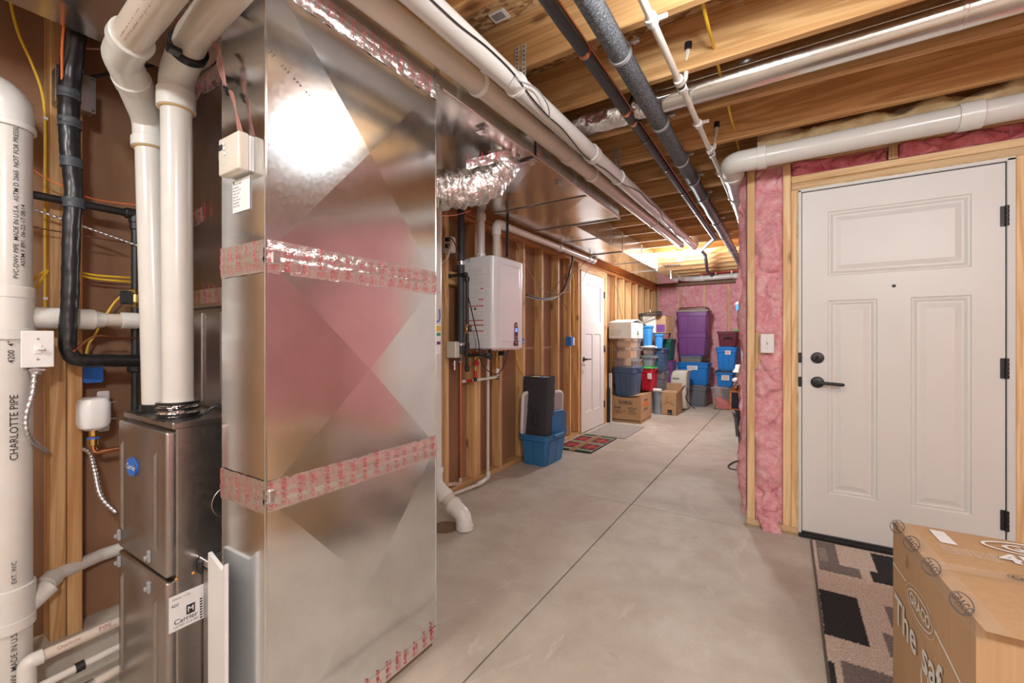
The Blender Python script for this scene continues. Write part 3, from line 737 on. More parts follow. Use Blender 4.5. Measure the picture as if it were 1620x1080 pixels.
cl = thing('evaporator_coil_cabinet', 'dark metal coil cabinet stacked on the furnace behind its pipes', 'air handler', (-1.7, .98, FZ))
obj('cabinet', gbox(-1.885, -1.49, .72, 1.24, FZ, 1.285, bev=.004), 'furnace_metal', cl); obj('top_flange', gbox(-1.895, -1.478, .71, 1.25, 1.285, 1.30, bev=.003), 'bright_steel', cl)
for z in (1.155, 1.05, .985): obj('grommet', J(glathe([(.018, 0), (.018, .012), (.012, .016)], (-1.53, .72, z), (0, -1, 0), 16)), 'black_plastic', cl)
for a, b in ((-1.80, -1.77), (-1.66, -1.63)): obj('panel_rib', gbox(a, b, .712, .722, FZ+.02, 1.27, bev=.003), 'furnace_metal', cl)
lq = obj('warning_label', gbox(-1.489, -1.4885, .74, .80, .96, 1.05), 'white', cl); obj('label_band', gbox(-1.4885, -1.488, .74, .80, 1.035, 1.05), 'amber', lq)
pn = thing('supply_plenum', 'dark sheet-metal plenum rising from the coil cabinet to the trunk duct', 'duct', (-1.7, .98, 1.30))
obj('plenum_box', crossbox(-1.88, -1.50, .73, 1.23, 1.30, 2.148, px=.006, ny=.006), 'furnace_metal', pn, smooth=False)
tape(pn, (-1.88, .73, 1.325), (-1.50, .73, 1.325), (0, 0, 1), (0, -1, 0), .06, 51); tape(pn, (-1.88, .73, 2.10), (-1.50, .73, 2.10), (0, 0, 1), (0, -1, 0), .08, 52, amp=.005)
tape(pn, (-1.50, .73, 1.325), (-1.50, 1.23, 1.325), (0, 0, 1), (1, 0, 0), .06, 53); tape(pn, (-1.88, .73, 1.62), (-1.50, .73, 1.66), (0, 0, 1), (0, -1, 0), .06, 54)

fr = thing('filter_rack', 'galvanized filter rack between the furnace and the tall duct', 'filter rack', (-1.43, .9, 0))
obj('rack_box', gbox(-1.494, -1.368, .605, 1.22, 0, .512, bev=.003), 'rack_metal', fr); obj('rack_flange', gbox(-1.497, -1.366, .596, .610, .495, .517, bev=.002), 'bright_steel', fr)
obj('corner_clip', gbox(-1.497, -1.475, .590, .600, .47, .51, bev=.003), 'black_plastic', fr)
a0, a1 = P(329, 900, y=.575), P(355, 900, y=.555)
zt0, zt1 = P(329, 874, y=.575).z, P(355, 893, y=.555).z
obj('filter_cover', gpoly([(a0.x, .575, .0), (a1.x, .555, .0), (a1.x, .555, zt1), (a1.x-.025, .560, zt0-.012), (a0.x, .575, zt0)], (.0, .010, 0)), 'white', None,
    'tall white cover panel leaning on the front of the filter rack', smooth=False, cat='panel')

# vent pipes above the furnace
def pipe(name, label, cat, pts, r, material, bend, fit=None, group=None, seg=24):
    t = thing(name, label, cat, pts[0] if Vector(pts[0]).z < Vector(pts[-1]).z else pts[-1], group)
    obj('pipe_run', gtube(pts, r, seg, bend, n=7), material, t)
    return t
def hub(parent, c, ax, r, L=.05, material='pvc_fitting', glue=False):
    c, ax = Vector(c), Vector(ax).normalized()
    o = obj('hub', glathe([(r, -L/2), (r+.007, -L/2+.001), (r+.007, L/2-.003), (r+.004, L/2), (r, L/2)], c, ax, 28), material, parent)
    if glue: obj('glue_ring', glathe([(r+.0002, 0), (r+.0035, .002), (r+.0005, .010)], c-ax*(L/2+.004), ax, 28), 'pvc_glue', parent)
    return o
A = [Vector(v) for v in ((-1.775, .585, FZ+.028), (-1.812, .575, 1.925), (-1.60, .440, 1.985), (-.95, .40, 1.985))]
r_ = .0405
t = thing('intake_pipe', 'white vent pipe with two offset elbows, the left one rising from the furnace', 'pipe', A[0])
obj('pipe_run', gtube([A[0], A[0].lerp(A[1], .93)], r_, 28), 'pvc', t); 
e1 = A[0].lerp(A[1], .90)
obj('elbow', gtube([e1, A[1]+Vector((0, 0, -.02)), A[1].lerp(A[2], .62)], r_+.005, 28, .075, n=8), 'pvc_fitting', t)
obj('elbow', gtube([A[1].lerp(A[2], .55), A[2]+Vector((-.02, .01, 0)), A[2]+Vector((.10, -.004, 0))], r_+.0055, 28, .07, n=8), 'pvc_fitting', t)
obj('pipe_run', gtube([A[2]+Vector((.05, -.003, 0)), A[3]], r_, 28), 'pvc_cream', t)
hub(t, e1, A[1]-A[0], r_+.003, .035, glue=True); hub(t, A[1].lerp(A[2], .60), A[2]-A[1], r_+.002, .03, glue=True); hub(t, A[2]+Vector((.10, -.004, 0)), (1, -.03, 0), r_+.003, .035, glue=True)
un = Vector((1, -.06, 0)).normalized()
obj('pipe_print', J(gtext('ASTM D 2665  NSF-pw DWV PVC PIPE 3"', .020, A[2]+Vector((.14, -.004-r_*.62-.003, -r_*.76)), un, (0, -.75, .62), .0015, bold=.005)), 'thermo', t, smooth=False)
B = [Vector(v) for v in ((-1.60, .58, FZ+.03), (-1.60, .575, 1.985), (-1.42, .550, 2.03), (-.95, .495, 2.0))]
t = thing('exhaust_pipe', 'white vent pipe with a black strap at its elbow, the right one above the furnace', 'pipe', B[0])
obj('pipe_run', gtube([B[0], B[0].lerp(B[1], .93)], r_, 28), 'pvc', t)
e1 = B[0].lerp(B[1], .93)
obj('elbow', gtube([e1, B[1]+Vector((0, 0, .0)), B[1].lerp(B[2], .75)], r_+.005, 28, .08, n=8), 'pvc_fitting', t)
hub(t, e1, (0, 0, 1), r_+.003, .06, glue=True); obj('pipe_run', gtube([B[1].lerp(B[2], .6), B[2], B[3]], r_, 28, .05), 'pvc_cream', t)
ax = (B[2]-B[1]).normalized(); c = B[1].lerp(B[2], .72)
obj('strap', J(glathe([(r_+.007, -.012), (r_+.010, -.010), (r_+.010, .010), (r_+.007, .012)], c, ax, 28), gbox(c.x+.02, c.x+.05, c.y-.062, c.y-.03, c.z-.05, c.z-.035, bev=.003)), 'black_tape', t)

# thermostat-like control on the duct's end face
tc_ = P(345, 240, y=.565)
hx0, hx1 = P(345, 240, y=.566).x, P(377, 240, y=.566).x
hz0, hz1 = P(360, 273, y=.566).z, P(360, 213, y=.566).z
hs = thing('humidity_control', 'small beige wall control box with a tiny screen mounted on the duct end', 'thermostat', ((hx0+hx1)/2, .59, hz0))
obj('housing', gbox(hx0, hx1, .566, .594, hz0, hz1, bev=.006, seg=3), 'cream_plastic', hs)
obj('screen', gbox(hx0+.006, hx0+.026, .5645, .5665, hz1-.034, hz1-.018, bev=.001), 'ink', hs)
for k in range(3): obj('button', glathe([(.0045, 0), (.0045, .002), (.003, .003)], (hx0+.033+.003*k, .5655, hz1-.020-.014*k), (0, -1, 0), 14), 'white_plastic', hs)
obj('dial_ring', goval((hx0+.028, .5652, (hz0+hz1)/2+.004), (1, 0, 0), (0, 0, 1), .022, .03, .0012), 'card_white', hs, smooth=False)
obj('back_plate', gbox(hx0+.003, hx1-.002, .594, .5995, hz0+.004, hz1-.004), 'white_plastic', hs)
wr_ = thing('control_wires', 'bundle of thin reddish wires tied with black tape above the beige control', 'wire', (hx1-.02, .58, hz1))
for k in range(3):
    pts = [P(383-3*k, 208, y=.585), P(365+2*k, 150, y=.58), P(358, 140, y=.578), P(352-4*k, 100, y=.57), P(342+3*k, 75, y=.57), P(325, 58, y=.57)]
    obj('wire', gtube(spline(pts, 6), .0022, 6), 'thermo', wr_)
obj('tape_wrap', gcyl(P(356, 138, y=.578), P(361, 148, y=.578), .0065, 10), 'black_tape', wr_)
lx0, lx1 = P(369, 300, y=.599).x, P(396, 300, y=.599).x; lz0, lz1 = P(383, 334, y=.599).z, P(383, 282, y=.599).z
ls = obj('duct_label', gbox(lx0, lx1, .5975, .5985, lz0, lz1), 'white', None, 'white printed label stuck on the duct end below the beige control', cat='label')
obj('label_text', J(*[gtext(s, .0065, (lx0+.004, .5972, lz1-.012-.0085*i), (1, 0, 0), (0, 0, 1), 0) for i, s in enumerate(('SYSTEM CHECK', 'installed by', 'filter size 16 25', 'model  serial', 'date  tech', 'call for service', 'change filter', 'every 90 days'))]), 'ink', ls, smooth=False)
obj('label_mark', gbox(lx0+.004, lx0+.009, .5970, .5974, lz1-.010, lz1-.003), 'green', ls)

# ================================================================ LEFT WALL: PIPES, BOXES AND CABLES
SX, SY = -2.065, .295; SR = .057
st_ = thing('drain_stack', 'thick white vertical drain pipe with printed lettering at the far left edge', 'pipe', (SX, SY, .05))
obj('pipe_run', gtube([(SX, SY, .05), (SX, SY, 1.86)], SR, 32), 'pvc', st_)
obj('elbow', gtube([(SX, SY, 1.83), (SX, SY, 1.93), (SX, SY-.22, 1.93)], SR+.004, 32, .09, n=10), 'pvc_fitting', st_); hub(st_, (SX, SY, 1.84), (0, 0, 1), SR+.001, .02)
for z in (1.32, 1.19): hub(st_, (SX, SY, z), (0, 0, 1), SR, .035)
obj('tee_body', gcyl((SX, SY, 1.19), (SX, SY, 1.32), SR+.005, 32), 'pvc_fitting', st_)
zb = 1.243
obj('tee_branch', gtube([(SX, SY, zb), (SX-.01, SY+.13, zb)], .036, 24), 'pvc_fitting', st_); 
for z in (.385, .285): hub(st_, (SX, SY, z), (0, 0, 1), SR, .035)
obj('wye_body', gcyl((SX, SY, .28), (SX, SY, .39), SR+.005, 32), 'pvc_fitting', st_)
obj('wye_branch', gtube([(SX, SY, .28), (SX-.03, SY+.10, .345)], .030, 24), 'pvc_fitting', st_)
dn = Vector((math.cos(R(-12)), math.sin(R(-12)), 0)); 
def vtext(s, size, z, par, mat_='ink', ang=8, r=SR, c=(SX, SY)):
    n = Vector((math.cos(R(ang)), math.sin(R(ang)), 0)); u = Vector((0, 0, 1)); v = -n.cross(u)*-1
    v = n.cross(u)
    obj('pipe_print', gtext(s, size, (c[0]+n.x*(r+.0008), c[1]+n.y*(r+.0008), z), u, v, .0004, bold=.004), mat_, par, smooth=False)
vtext('CHARLOTTE PIPE', .026, .80, st_); vtext('4200  4" IPS SCH 40', .020, 1.10, st_, ang=2); vtext('PVC-DWV PIPE  MADE IN U.S.A.  ASTM D 2665  NOT FOR PRESSURE', .0165, 1.36, st_, ang=12); vtext('ASTM F 891  06-22-17 08:14', .0165, 1.40, st_, ang=28)
vtext('PVC-DWV  MADE IN U.S.A.', .020, .05, st_); vtext('EXT. W/C', .016, .42, st_)
t = thing('branch_drain_pipe', 'thin white drain pipe crossing in front of the paired studs at switch height', 'pipe', (-2.07, .42, zb))
obj('pipe_run', gtube([(-2.075, .45, zb), (-2.08, 1.6, zb)], .0235, 20), 'pvc_cream', t)
obj('coupling', glathe([(.025, 0), (.034, .004), (.034, .03), (.031, .035), (.031, .055), (.036, .06), (.036, .10), (.031, .105), (.025, .13)], (-2.075, .40, zb), (0, 1, 0), 28), 'pvc_fitting', t)
hub(t, (-2.078, .60, zb), (0, 1, 0), .0235, .05)
t = thing('lower_drain_pipe', 'white drain pipe passing behind the paired studs above the ledge', 'pipe', (-2.2, .4, .33))
obj('pipe_run', gtube([(-2.10, .38, .338), (-2.155, .43, .352), (-2.205, .55, .352), (-2.205, 1.6, .37)], .023, 20, .04), 'pvc', t); hub(t, (-2.13, .40, .345), (-.8, .6, .1), .023, .05)

# white switch box with armoured cable
x = -1.985
y0_, y1_ = P(33, 550, x=x).y, P(86, 550, x=x).y; z0_, z1_ = P(60, 581, x=x).z, P(60, 523, x=x).z
sb = thing('disconnect_switch_box', 'white square switch box in front of the thick drain stack', 'electrical box', (x-.02, (y0_+y1_)/2, z0_))
obj('box_body', gbox(x-.045, x-.004, y0_+.004, y1_-.004, z0_+.004, z1_-.004, bev=.003), 'steel', sb)
obj('cover_plate', gbox(x-.004, x, y0_, y1_, z0_, z1_, bev=.002), 'white_plastic', sb)
yc, zc = (y0_+y1_)/2, (z0_+z1_)/2
obj('toggle', J(gbox(x, x+.003, yc-.008, yc+.008, zc-.014, zc+.014, bev=.001), gbox(x, x+.014, yc-.004, yc+.014, zc-.003, zc+.005, bev=.002)), 'white_plastic', sb)
for dz in (-.032, .032): obj('screw', gcyl((x, yc, zc+dz), (x+.001, yc, zc+dz), .0035, 12), 'steel', sb)
obj('connector', J(gcyl((x-.02, yc, z0_-.022), (x-.02, yc, z0_), .014, 16, .002), gbox(x-.038, x-.002, yc-.018, yc+.018, z0_-.012, z0_-.004, bev=.002)), 'conduit', sb)
def armour(name, label, pts, r, parent=None, cat='cable'):
    p = dense(spline(pts, 8), .0035); n = len(p)
    return obj(name, gtube(p, r, 10, rfun=lambda t: r*(1+.24*math.sin(t*n*1.5708))), 'conduit', parent, label, cat=cat, ang=80)
armour('armoured_cable', 'corrugated metal cable looping down from the white switch box', [P(55, 584, x=x-.02), P(52, 620, x=x-.005), P(41, 660, x=-1.985), P(47, 692, x=-2.0), P(76, 716, x=-2.12)], .0068)
armour('armoured_cable', 'corrugated metal cable curving into the side of the furnace', [P(128, 709, x=-2.17), P(142, 716, x=-2.12), P(150, 745, x=-2.05), P(160, 785, x=-2.0), P(186, 812, x=-1.93)], .0068)
armour('armoured_cable', 'thin corrugated metal cable stretched slantwise across the paired studs', [P(0, 313, x=-2.10), P(100, 347, x=-2.10), P(225, 391, x=-2.08), P(320, 425, x=-2.0)], .0042)

# galvanized junction box on the stud
x = -2.095
y0_, y1_ = P(88, 140, x=x).y, P(152, 150, x=x).y; z0_, z1_ = P(120, 170, x=x).z, P(120, 112, x=x).z
jb = thing('junction_box', 'galvanized metal junction box screwed to the stud behind the black line', 'electrical box', (x-.03, (y0_+y1_)/2, z0_))
obj('box_body', gbox(-2.16, x-.002, y0_+.002, y1_-.002, z0_+.002, z1_-.002, bev=.004), 'rack_metal', jb); obj('cover', gbox(x-.002, x, y0_, y1_, z0_, z1_, bev=.004), 'bright_steel', jb)
for a in (y0_+.008, y1_-.008):
    for b in (z0_+.008, z1_-.008): obj('screw_slot', gbox(x, x+.001, a-.004, a+.004, b-.003, b+.003, bev=.001), 'ink', jb)

# insulated refrigerant line
x = -2.02
pp = [P(140, -40, x=-1.93), P(128, 0, x=-1.95), P(119, 60, x=-1.98), P(112, 120, x=x), P(109, 180, x=x), P(112, 250, x=x), P(117, 305, x=x), P(113, 360, x=x), P(112, 420, x=x), P(110, 480, x=x), P(107, 530, x=x), P(108, 553, x=x), P(118, 567, x=x), P(140, 570, x=x), P(180, 570, x=x), P(260, 571, x=x)]
rf = thing('refrigerant_line', 'black insulated refrigerant line dropping in front of the studs and bending right', 'pipe', pp[-1])
def rr(t): return .0275 if t < .28 else (.0275-.005*min(1, (t-.28)/.25))
obj('foam_sleeve', gtube(dense(spline(pp, 6), .008), .03, 22, rfun=lambda t: rr(t)+.0004*math.sin(t*260), jit=.0022), 'black_tape', rf, ang=80)
for px, py in ((114, 104), (109, 150), (110, 195), (113, 258), (117, 322)):
    c = P(px, py, x=x); obj('tape_band', gtube(dense([c+Vector((0, 0, .016)), c-Vector((0, 0, .016))], .004), .034, 22, rfun=lambda t: .0290-.001*(py > 200)+.0008*math.sin(t*9), jit=.002), 'black_foam', rf)
obj('liquid_line', gtube(spline([P(108, -5, x=-1.9), P(99, 60, x=-1.95), P(98, 110, x=-2.0), P(99, 150, x=-2.02)], 6), .0035, 8), 'orange', rf, label='orange wire beside the sleeve')
obj('liquid_line', gtube(spline([P(120, 5, x=-1.88), P(132, 16, x=-1.87), P(146, 12, x=-1.9)], 6), .003, 8), 'orange', rf)
obj('copper_tail', gtube(spline([P(117, 555, x=-1.99), P(150, 532, x=-2.05), P(190, 535, x=-2.08), P(240, 534, x=-2.1)], 6), .004, 8), 'copper', rf)
obj('thermostat_wire', gtube(spline([P(103, 300, x=-2.13), P(106, 400, x=-2.13), P(99, 440, x=-2.1), P(102, 460, x=-2.1), P(115, 560, x=-2.07), P(130, 560, x=-2.1)], 6), .0016, 6), 'thermo', rf)

# black iron gas pipe
gp = thing('gas_pipe', 'black iron gas pipe running level past the studs with a drop behind the vent pipes', 'pipe', (-2.1, .5, .9))
x = -2.10; zg = 1.650
yt = P(214, 340, x=x).y
obj('pipe_run', gtube([(x, -.2, zg), (x, 1.9, zg)], .0135, 16), 'black_iron', gp)
obj('tee', J(gcyl((x, yt-.032, zg), (x, yt+.032, zg), .020, 18, .004), gcyl((x, yt, zg-.035), (x, yt, zg), .020, 18, .004), gcyl((x, yt, zg-.06), (x, yt, zg-.03), .017, 18, .003)), 'black_iron', gp)
obj('drop_pipe', gtube([(x, yt, zg), (x, yt, .72)], .0125, 16), 'black_iron', gp)
zv = P(214, 472, x=x).z
obj('valve_body', J(gcyl((x, yt, zv-.035), (x, yt, zv+.035), .017, 6, .003), gcyl((x, yt, zv-.018), (x, yt, zv+.018), .020, 20, .004)), 'brass', gp); 
obj('valve_handle', J(gbox(x+.01, x+.02, yt-.05, yt-.01, zv-.025, zv+.025, bev=.006)), 'black_plastic', gp)
zu = P(214, 582, x=x).z; obj('union_fitting', gcyl((x, yt, zu-.015), (x, yt, zu+.015), .026, 8, .004), 'black_iron', gp)
# cables
def cable(label, pts, r, material, n=8, name='cable', cat='cable', group=None): return obj(name, gtube(spline(pts, n), r, 8), material, None, label, cat=cat, group=group)
X = -2.17
yc1 = cable('yellow cable hanging down beside the paired studs', [P(13, -30, x=X), P(18, 10, x=X), P(30, 55, x=X), P(50, 100, x=X), P(66, 145, x=X), P(71, 190, x=X), P(71, 300, x=X), P(71, 540, x=X)], .0042, 'yellow')
cable('yellow cable looping left from the paired studs', [P(75, 427, x=X), P(58, 437, x=X), P(44, 455, x=X), P(36, 480, x=X)], .0042, 'yellow')
cable('yellow cable dropping steeply behind the thin drain pipe', [P(76, 428, x=X+.005), P(62, 447, x=X), P(50, 478, x=X), P(42, 500, x=X)], .0042, 'yellow')
cable('upper yellow cable stretched level between the studs and the gas drop', [P(129, 431, x=X), P(170, 437, x=X), P(300, 444, x=X)], .0042, 'yellow')
cable('lower yellow cable stretched level between the studs and the gas drop', [P(129, 436, x=X), P(170, 443, x=X), P(300, 452, x=X)], .0042, 'yellow')
cable('yellow cable snaking down behind the refrigerant line bend', [P(300, 445, x=X), P(225, 455, x=X), P(190, 470, x=X), P(168, 498, x=X), P(150, 530, x=X), P(140, 545, x=X), P(135, 568, x=X)], .0042, 'yellow')
cable('orange wire slanting over the gas pipe at the far left', [P(-5, 239, x=-2.07), P(35, 256, x=-2.07), P(70, 280, x=-2.07), P(105, 297, x=-2.07), P(150, 315, x=-2.07), P(222, 325, x=-2.07)], .0022, 'orange', name='wire')
cable('dark brown wire slanting across the paired studs', [P(-5, 341, x=-2.10), P(50, 358, x=-2.10), P(110, 369, x=-2.10), P(225, 388, x=-2.10)], .0022, 'brown', name='wire')
cable('pink thermostat wire strung high from stud to vent elbow', [P(129, 76, x=-2.1), P(165, 77, x=-2.0), P(200, 70, y=.75), P(225, 66, y=.72), P(262, 64, y=.70)], .003, 'thermo', name='wire')
cable('brown thermostat wire strung high behind the vent elbow', [P(165, 77, x=-2.0), P(200, 92, y=.75), P(230, 80, y=.72), P(262, 70, y=.70)], .004, 'brown', name='wire')
cable('black cable leaving the junction box to the right', [P(140, 122, x=-2.15), P(165, 118, x=-2.15), P(205, 109, x=-2.15), P(260, 100, x=-2.15)], .006, 'black_plastic')
for py in (187, 472): obj('cable_staple', gbox(X, X+.006, P(68, py, x=X).y, P(75, py, x=X).y, P(70, py+2, x=X).z, P(70, py-2, x=X).z), 'white_plastic', yc1)
x = -2.17; y0_, y1_ = P(131, 590, x=x).y, P(163, 590, x=x).y; z0_, z1_ = P(147, 605, x=x).z, P(147, 575, x=x).z
bb = obj('outlet_box', gbox(-2.24, x, y0_, y1_, z0_, z1_, bev=.004), 'blue', None, 'blue plastic outlet box right of the paired studs', cat='electrical box')
obj('box_lip', gpanel(0, 0, 0, 0, [(0, 0)]) and J(gbox(x, x+.002, y0_, y1_, z1_-.004, z1_), gbox(x, x+.002, y0_, y1_, z0_, z0_+.004), gbox(x, x+.002, y0_, y0_+.004, z0_, z1_), gbox(x, x+.002, y1_-.004, y1_, z0_, z1_)), 'blue', bb)
cc = P(148, 652, x=-2.10)
ex = thing('water_hammer_canister', 'white rounded plastic canister on a brass fitting beside the furnace', 'valve', (cc.x, cc.y, cc.z-.12))
obj('canister', gloft([ring(cc.x, cc.y, .025, .025, .02, cc.z-.062, 6), ring(cc.x, cc.y, .038, .038, .028, cc.z-.052, 6), ring(cc.x, cc.y, .043, .043, .03, cc.z-.035, 6), ring(cc.x, cc.y, .043, .043, .03, cc.z+.03, 6), ring(cc.x, cc.y, .038, .038, .028, cc.z+.048, 6), ring(cc.x, cc.y, .025, .025, .02, cc.z+.055, 6)]), 'white_plastic', ex)
obj('mount_tab', gbox(cc.x-.05, cc.x-.04, cc.y+.02, cc.y+.055, cc.z+.02, cc.z+.07, bev=.004), 'white_plastic', ex); obj('mount_tab', gbox(cc.x-.05, cc.x-.04, cc.y+.02, cc.y+.055, cc.z-.08, cc.z-.045, bev=.004), 'white_plastic', ex)
for dz in (.03, -.03): obj('screw', gtube([(cc.x, cc.y+.04, cc.z+dz), (cc.x+.002, cc.y+.062, cc.z+dz)], .0025, 8), 'steel', ex)
obj('fitting', J(gcyl((cc.x, cc.y, cc.z-.085), (cc.x, cc.y, cc.z-.06), .013, 8, .002), gcyl((cc.x, cc.y, cc.z-.12), (cc.x, cc.y, cc.z-.085), .016, 18, .004)), 'brass', ex)
obj('copper_elbow', gtube([(cc.x, cc.y, cc.z-.10), (cc.x, cc.y, cc.z-.145), (cc.x+.02, cc.y+.15, cc.z-.14)], .009, 14, .02), 'copper', ex); obj('ring_clip', gcyl((cc.x, cc.y, cc.z-.094), (cc.x, cc.y, cc.z-.088), .0175, 18), 'blue', ex)

# condensate and drain lines along the ledge
x = -1.985
a, b = P(52, 1044, x=x), P(192, 981, x=x); b2 = a+(b-a)*1.5
cd = thing('condensate_drain', 'pinkish-white printed drain pipe with an elbow at the bottom left corner', 'pipe', (a.x, a.y, 0))
obj('pipe_run', gtube([a, b2], .0165, 20), 'pvc_cream', cd)
obj('elbow', gtube([a+(b-a)*.10, a-(b-a)*.06, a-(b-a)*.06+Vector((0, 0, -.10))], .022, 22, .04, n=8), 'pvc_fitting', cd); obj('drop_pipe', gtube([a-(b-a)*.06+Vector((0, 0, -.08)), (a.x, a.y-.01, 0)], .0165, 18), 'pvc_glue', cd)
u = (b-a).normalized(); nn = Vector((.80, -.35, .50)).normalized(); nn = (nn-u*nn.dot(u)).normalized()
obj('pipe_print', J(gtext('Charlotte', .014, a+u*.05+nn*.0172, -u*-1, nn.cross(u), .0004, bold=.004), gtext('PIPE...', .019, a+u*.15+nn*.0172, u, nn.cross(u), .0004, bold=.004), gtext('ATTE', .019, a+u*.24+nn*.0172, u, nn.cross(u), .0004, bold=.004)), 'thermo', cd, smooth=False)
for k, (p0, p1, r, mm, lb) in enumerate((((70, 1082), (200, 1017), .012, 'pvc_grey', 'thin grey-white pipe, upper of the two low lines beside the furnace base'), ((95, 1110), (200, 1052), .014, 'pvc_cream', 'thin grey-white pipe nearest the floor beside the furnace base'))):
    a_, b_2 = P(*p0, x=-1.975+.035*k), P(*p1, x=-1.975+.035*k)
    t = obj('drain_line', gtube([a_-(b_2-a_)*.5, b_2+(b_2-a_)*.6], r, 16), mm, None, lb, cat='pipe')
    c = a_.lerp(b_2, .35); obj('pipe_clamp', gcyl(c, c+(b_2-a_).normalized()*.022, r+.004, 16), 'black_plastic' if k == 0 else 'steel', t)
# ================================================================ TANKLESS HEATER AND ITS PIPING
HX0, HX1, HY0, HY1, HZ0, HZ1 = -2.155, -1.83, 2.635, 3.075, 1.105, 1.805
th = thing('water_heater', 'glossy white wall-hung tankless water heater with a small blue-lit control strip', 'water heater', (-2.0, 2.85, HZ0))
gv = J(gbox(HX0, HX0+.20, HY0+.008, HY1-.008, HZ0+.012, HZ1-.006, bev=.006, seg=2))
obj('rear_casing', gv, 'heater_white', th)
def cov(r_in, z): return [Vector((p.x, p.y, z)) for p in ring((HX0+.06+HX1)/2, (HY0+HY1)/2, (HX1-HX0-.06)/2-r_in, (HY1-HY0)/2-r_in, .045, z, 8)]
obj('front_cover', gloft([cov(.006, HZ0), cov(0, HZ0+.006), cov(0, HZ1-.006), cov(.006, HZ1)]), 'heater_white', th)
# slightly domed face
obj('face_panel', gloft([[Vector((HX1-.012, y, z)) for y, z in ((HY0+.05, HZ0+.02), (HY1-.05, HZ0+.02), (HY1-.05, HZ1-.02), (HY0+.05, HZ1-.02))], [Vector((HX1+.006, y, z)) for y, z in ((HY0+.09, HZ0+.06), (HY1-.09, HZ0+.06), (HY1-.09, HZ1-.06), (HY0+.09, HZ1-.06))]], False), 'heater_white', th, ang=5)
# rating label on the side facing the camera
ly = HY0-.0008; lx0, lx1 = -2.12, -1.925
lab = obj('side_label', gpanel(0, 0, 0, 0, [(0, 0)]) and gbox(lx0-.012, lx1+.012, ly, HY0+.002, 1.16, 1.77, bev=.001), 'heater_white', th)
obj('label_sheet', gbox(lx0, lx1, ly-.0006, ly, 1.19, 1.73), 'white', lab, label='printed white label sheet')
gr, gk = [], []
rnd = random.Random(5)
for i in range(44):
    z = 1.715-.0118*i
    if i in (12, 20, 24, 34, 38, 41): continue
    s = rnd.choice(['INSTALLATION MUST CONFORM WITH LOCAL CODES', 'Input rating  Gas type  Pressure  Serial', 'FOR YOUR SAFETY READ BEFORE OPERATING', 'Minimum clearance from combustibles surfaces', 'Do not store gasoline or flammable vapors near'])
    gk.append(gtext(s, .0085, (lx0+.006, ly-.0007, z), (1, 0, 0), (0, 0, 1), 0))
obj('label_text', J(*gk), 'line_grey', lab, smooth=False, kind='stuff')
for i, (z, a, b) in enumerate(((1.56, -.03, 0), (1.478, -.05, 0), (1.478, -.195, -.18), (1.43, -.195, 0), (1.32, -.195, 0), (1.285, -.195, 0), (1.24, -.195, 0))):
    obj('red_stripe', gbox(lx1+a, lx1+b, ly-.0012, ly-.0006, z-.0035, z+.0035), 'red', lab)
for i, c in enumerate(('black', 'red', 'ink')): obj('warning_icon', glathe([(.010, 0), (.010, .0008)], (lx0+.045+.035*i, ly-.0005, 1.408), (0, -1, 0), 8), c, lab)
# control strip
c0 = P(812, 560, x=HX1+.006)
yc = P(815.5, 530, x=HX1).y; cz0, cz1 = P(815, 547, x=HX1).z, P(815, 510, x=HX1).z
cp = obj('control_strip', gpoly([(HX1-.002, yc-.028, cz0), (HX1-.002, yc+.030, cz0), (HX1-.002, yc+.024, cz1-.04), (HX1-.002, yc+.012, cz1), (HX1-.002, yc-.018, cz1), (HX1-.002, yc-.028, cz1-.02)], (.010, 0, 0)), 'tote_maroon', th, label='dark tapered control strip')
obj('display', gbox(HX1+.0075, HX1+.009, yc-.017, yc+.014, cz1-.075, cz1-.045), 'screen_blue', cp)
for i in range(3):
    for j in range(2): obj('button', gbox(HX1+.0075, HX1+.0095, yc-.018+.02*j, yc-.004+.02*j, cz0+.02+.022*i, cz0+.034+.022*i, bev=.001), 'grey', cp)
obj('logo_bar', gbox(HX1+.0075, HX1+.009, yc-.016, yc+.012, cz1-.03, cz1-.018), 'orange', cp)
ye = P(829, 540, x=HX1).y
es = obj('energy_sticker', gbox(HX1-.0085, HX1+.0012, ye-.022, ye+.002, cz0+.015, cz0+.062), 'blue', th, label='small blue energy sticker')
es2 = obj('sticker_star', gbox(HX1+.0012, HX1+.0016, ye-.018, ye-.003, cz0+.03, cz0+.036), 'white', es)
obj('bottom_flange', J(gbox(HX0+.02, HX1-.03, HY0+.02, HY1-.02, HZ0-.012, HZ0+.01, bev=.003), *[gcyl((HX1-.05, HY0+.08+.07*i, HZ0-.018), (HX1-.05, HY0+.08+.07*i, HZ0-.01), .006, 8) for i in range(5)]), 'bright_steel', th)
# pvc vent stubs and long vent run
t = thing('heater_vent_pipe', 'short white pipe rising from the heater top straight behind the trunk, left of its twin', 'pipe', (-1.99, 2.69, HZ1))
obj('pipe_run', gtube([(-1.99, 2.69, HZ1-.005), (-1.99, 2.69, 2.36)], .030, 24), 'pvc', t); hub(t, (-1.99, 2.69, 2.12), (0, 0, 1), .030, .05); obj('vent_collar', glathe([(.030, 0), (.036, .002), (.036, .03), (.030, .032)], (-1.99, 2.69, HZ1), (0, 0, 1), 24), 'heater_white', t)
for k in range(4):
    a = R(90*k+20); obj('collar_clip', gsphere((-1.99+.036*math.cos(a), 2.69+.036*math.sin(a), HZ1+.016), .006, seg=8), 'brass', t)
t = thing('vent_run', 'long pinkish-white vent pipe leaving the heater top and running under the trunk edge', 'pipe', (-1.93, 2.82, HZ1))
obj('pipe_run', gtube([(-1.935, 2.82, HZ1-.005), (-1.935, 2.82, 2.095), (-1.935, 4.85, 2.112)], .0295, 24, .05), 'pvc_cream', t)
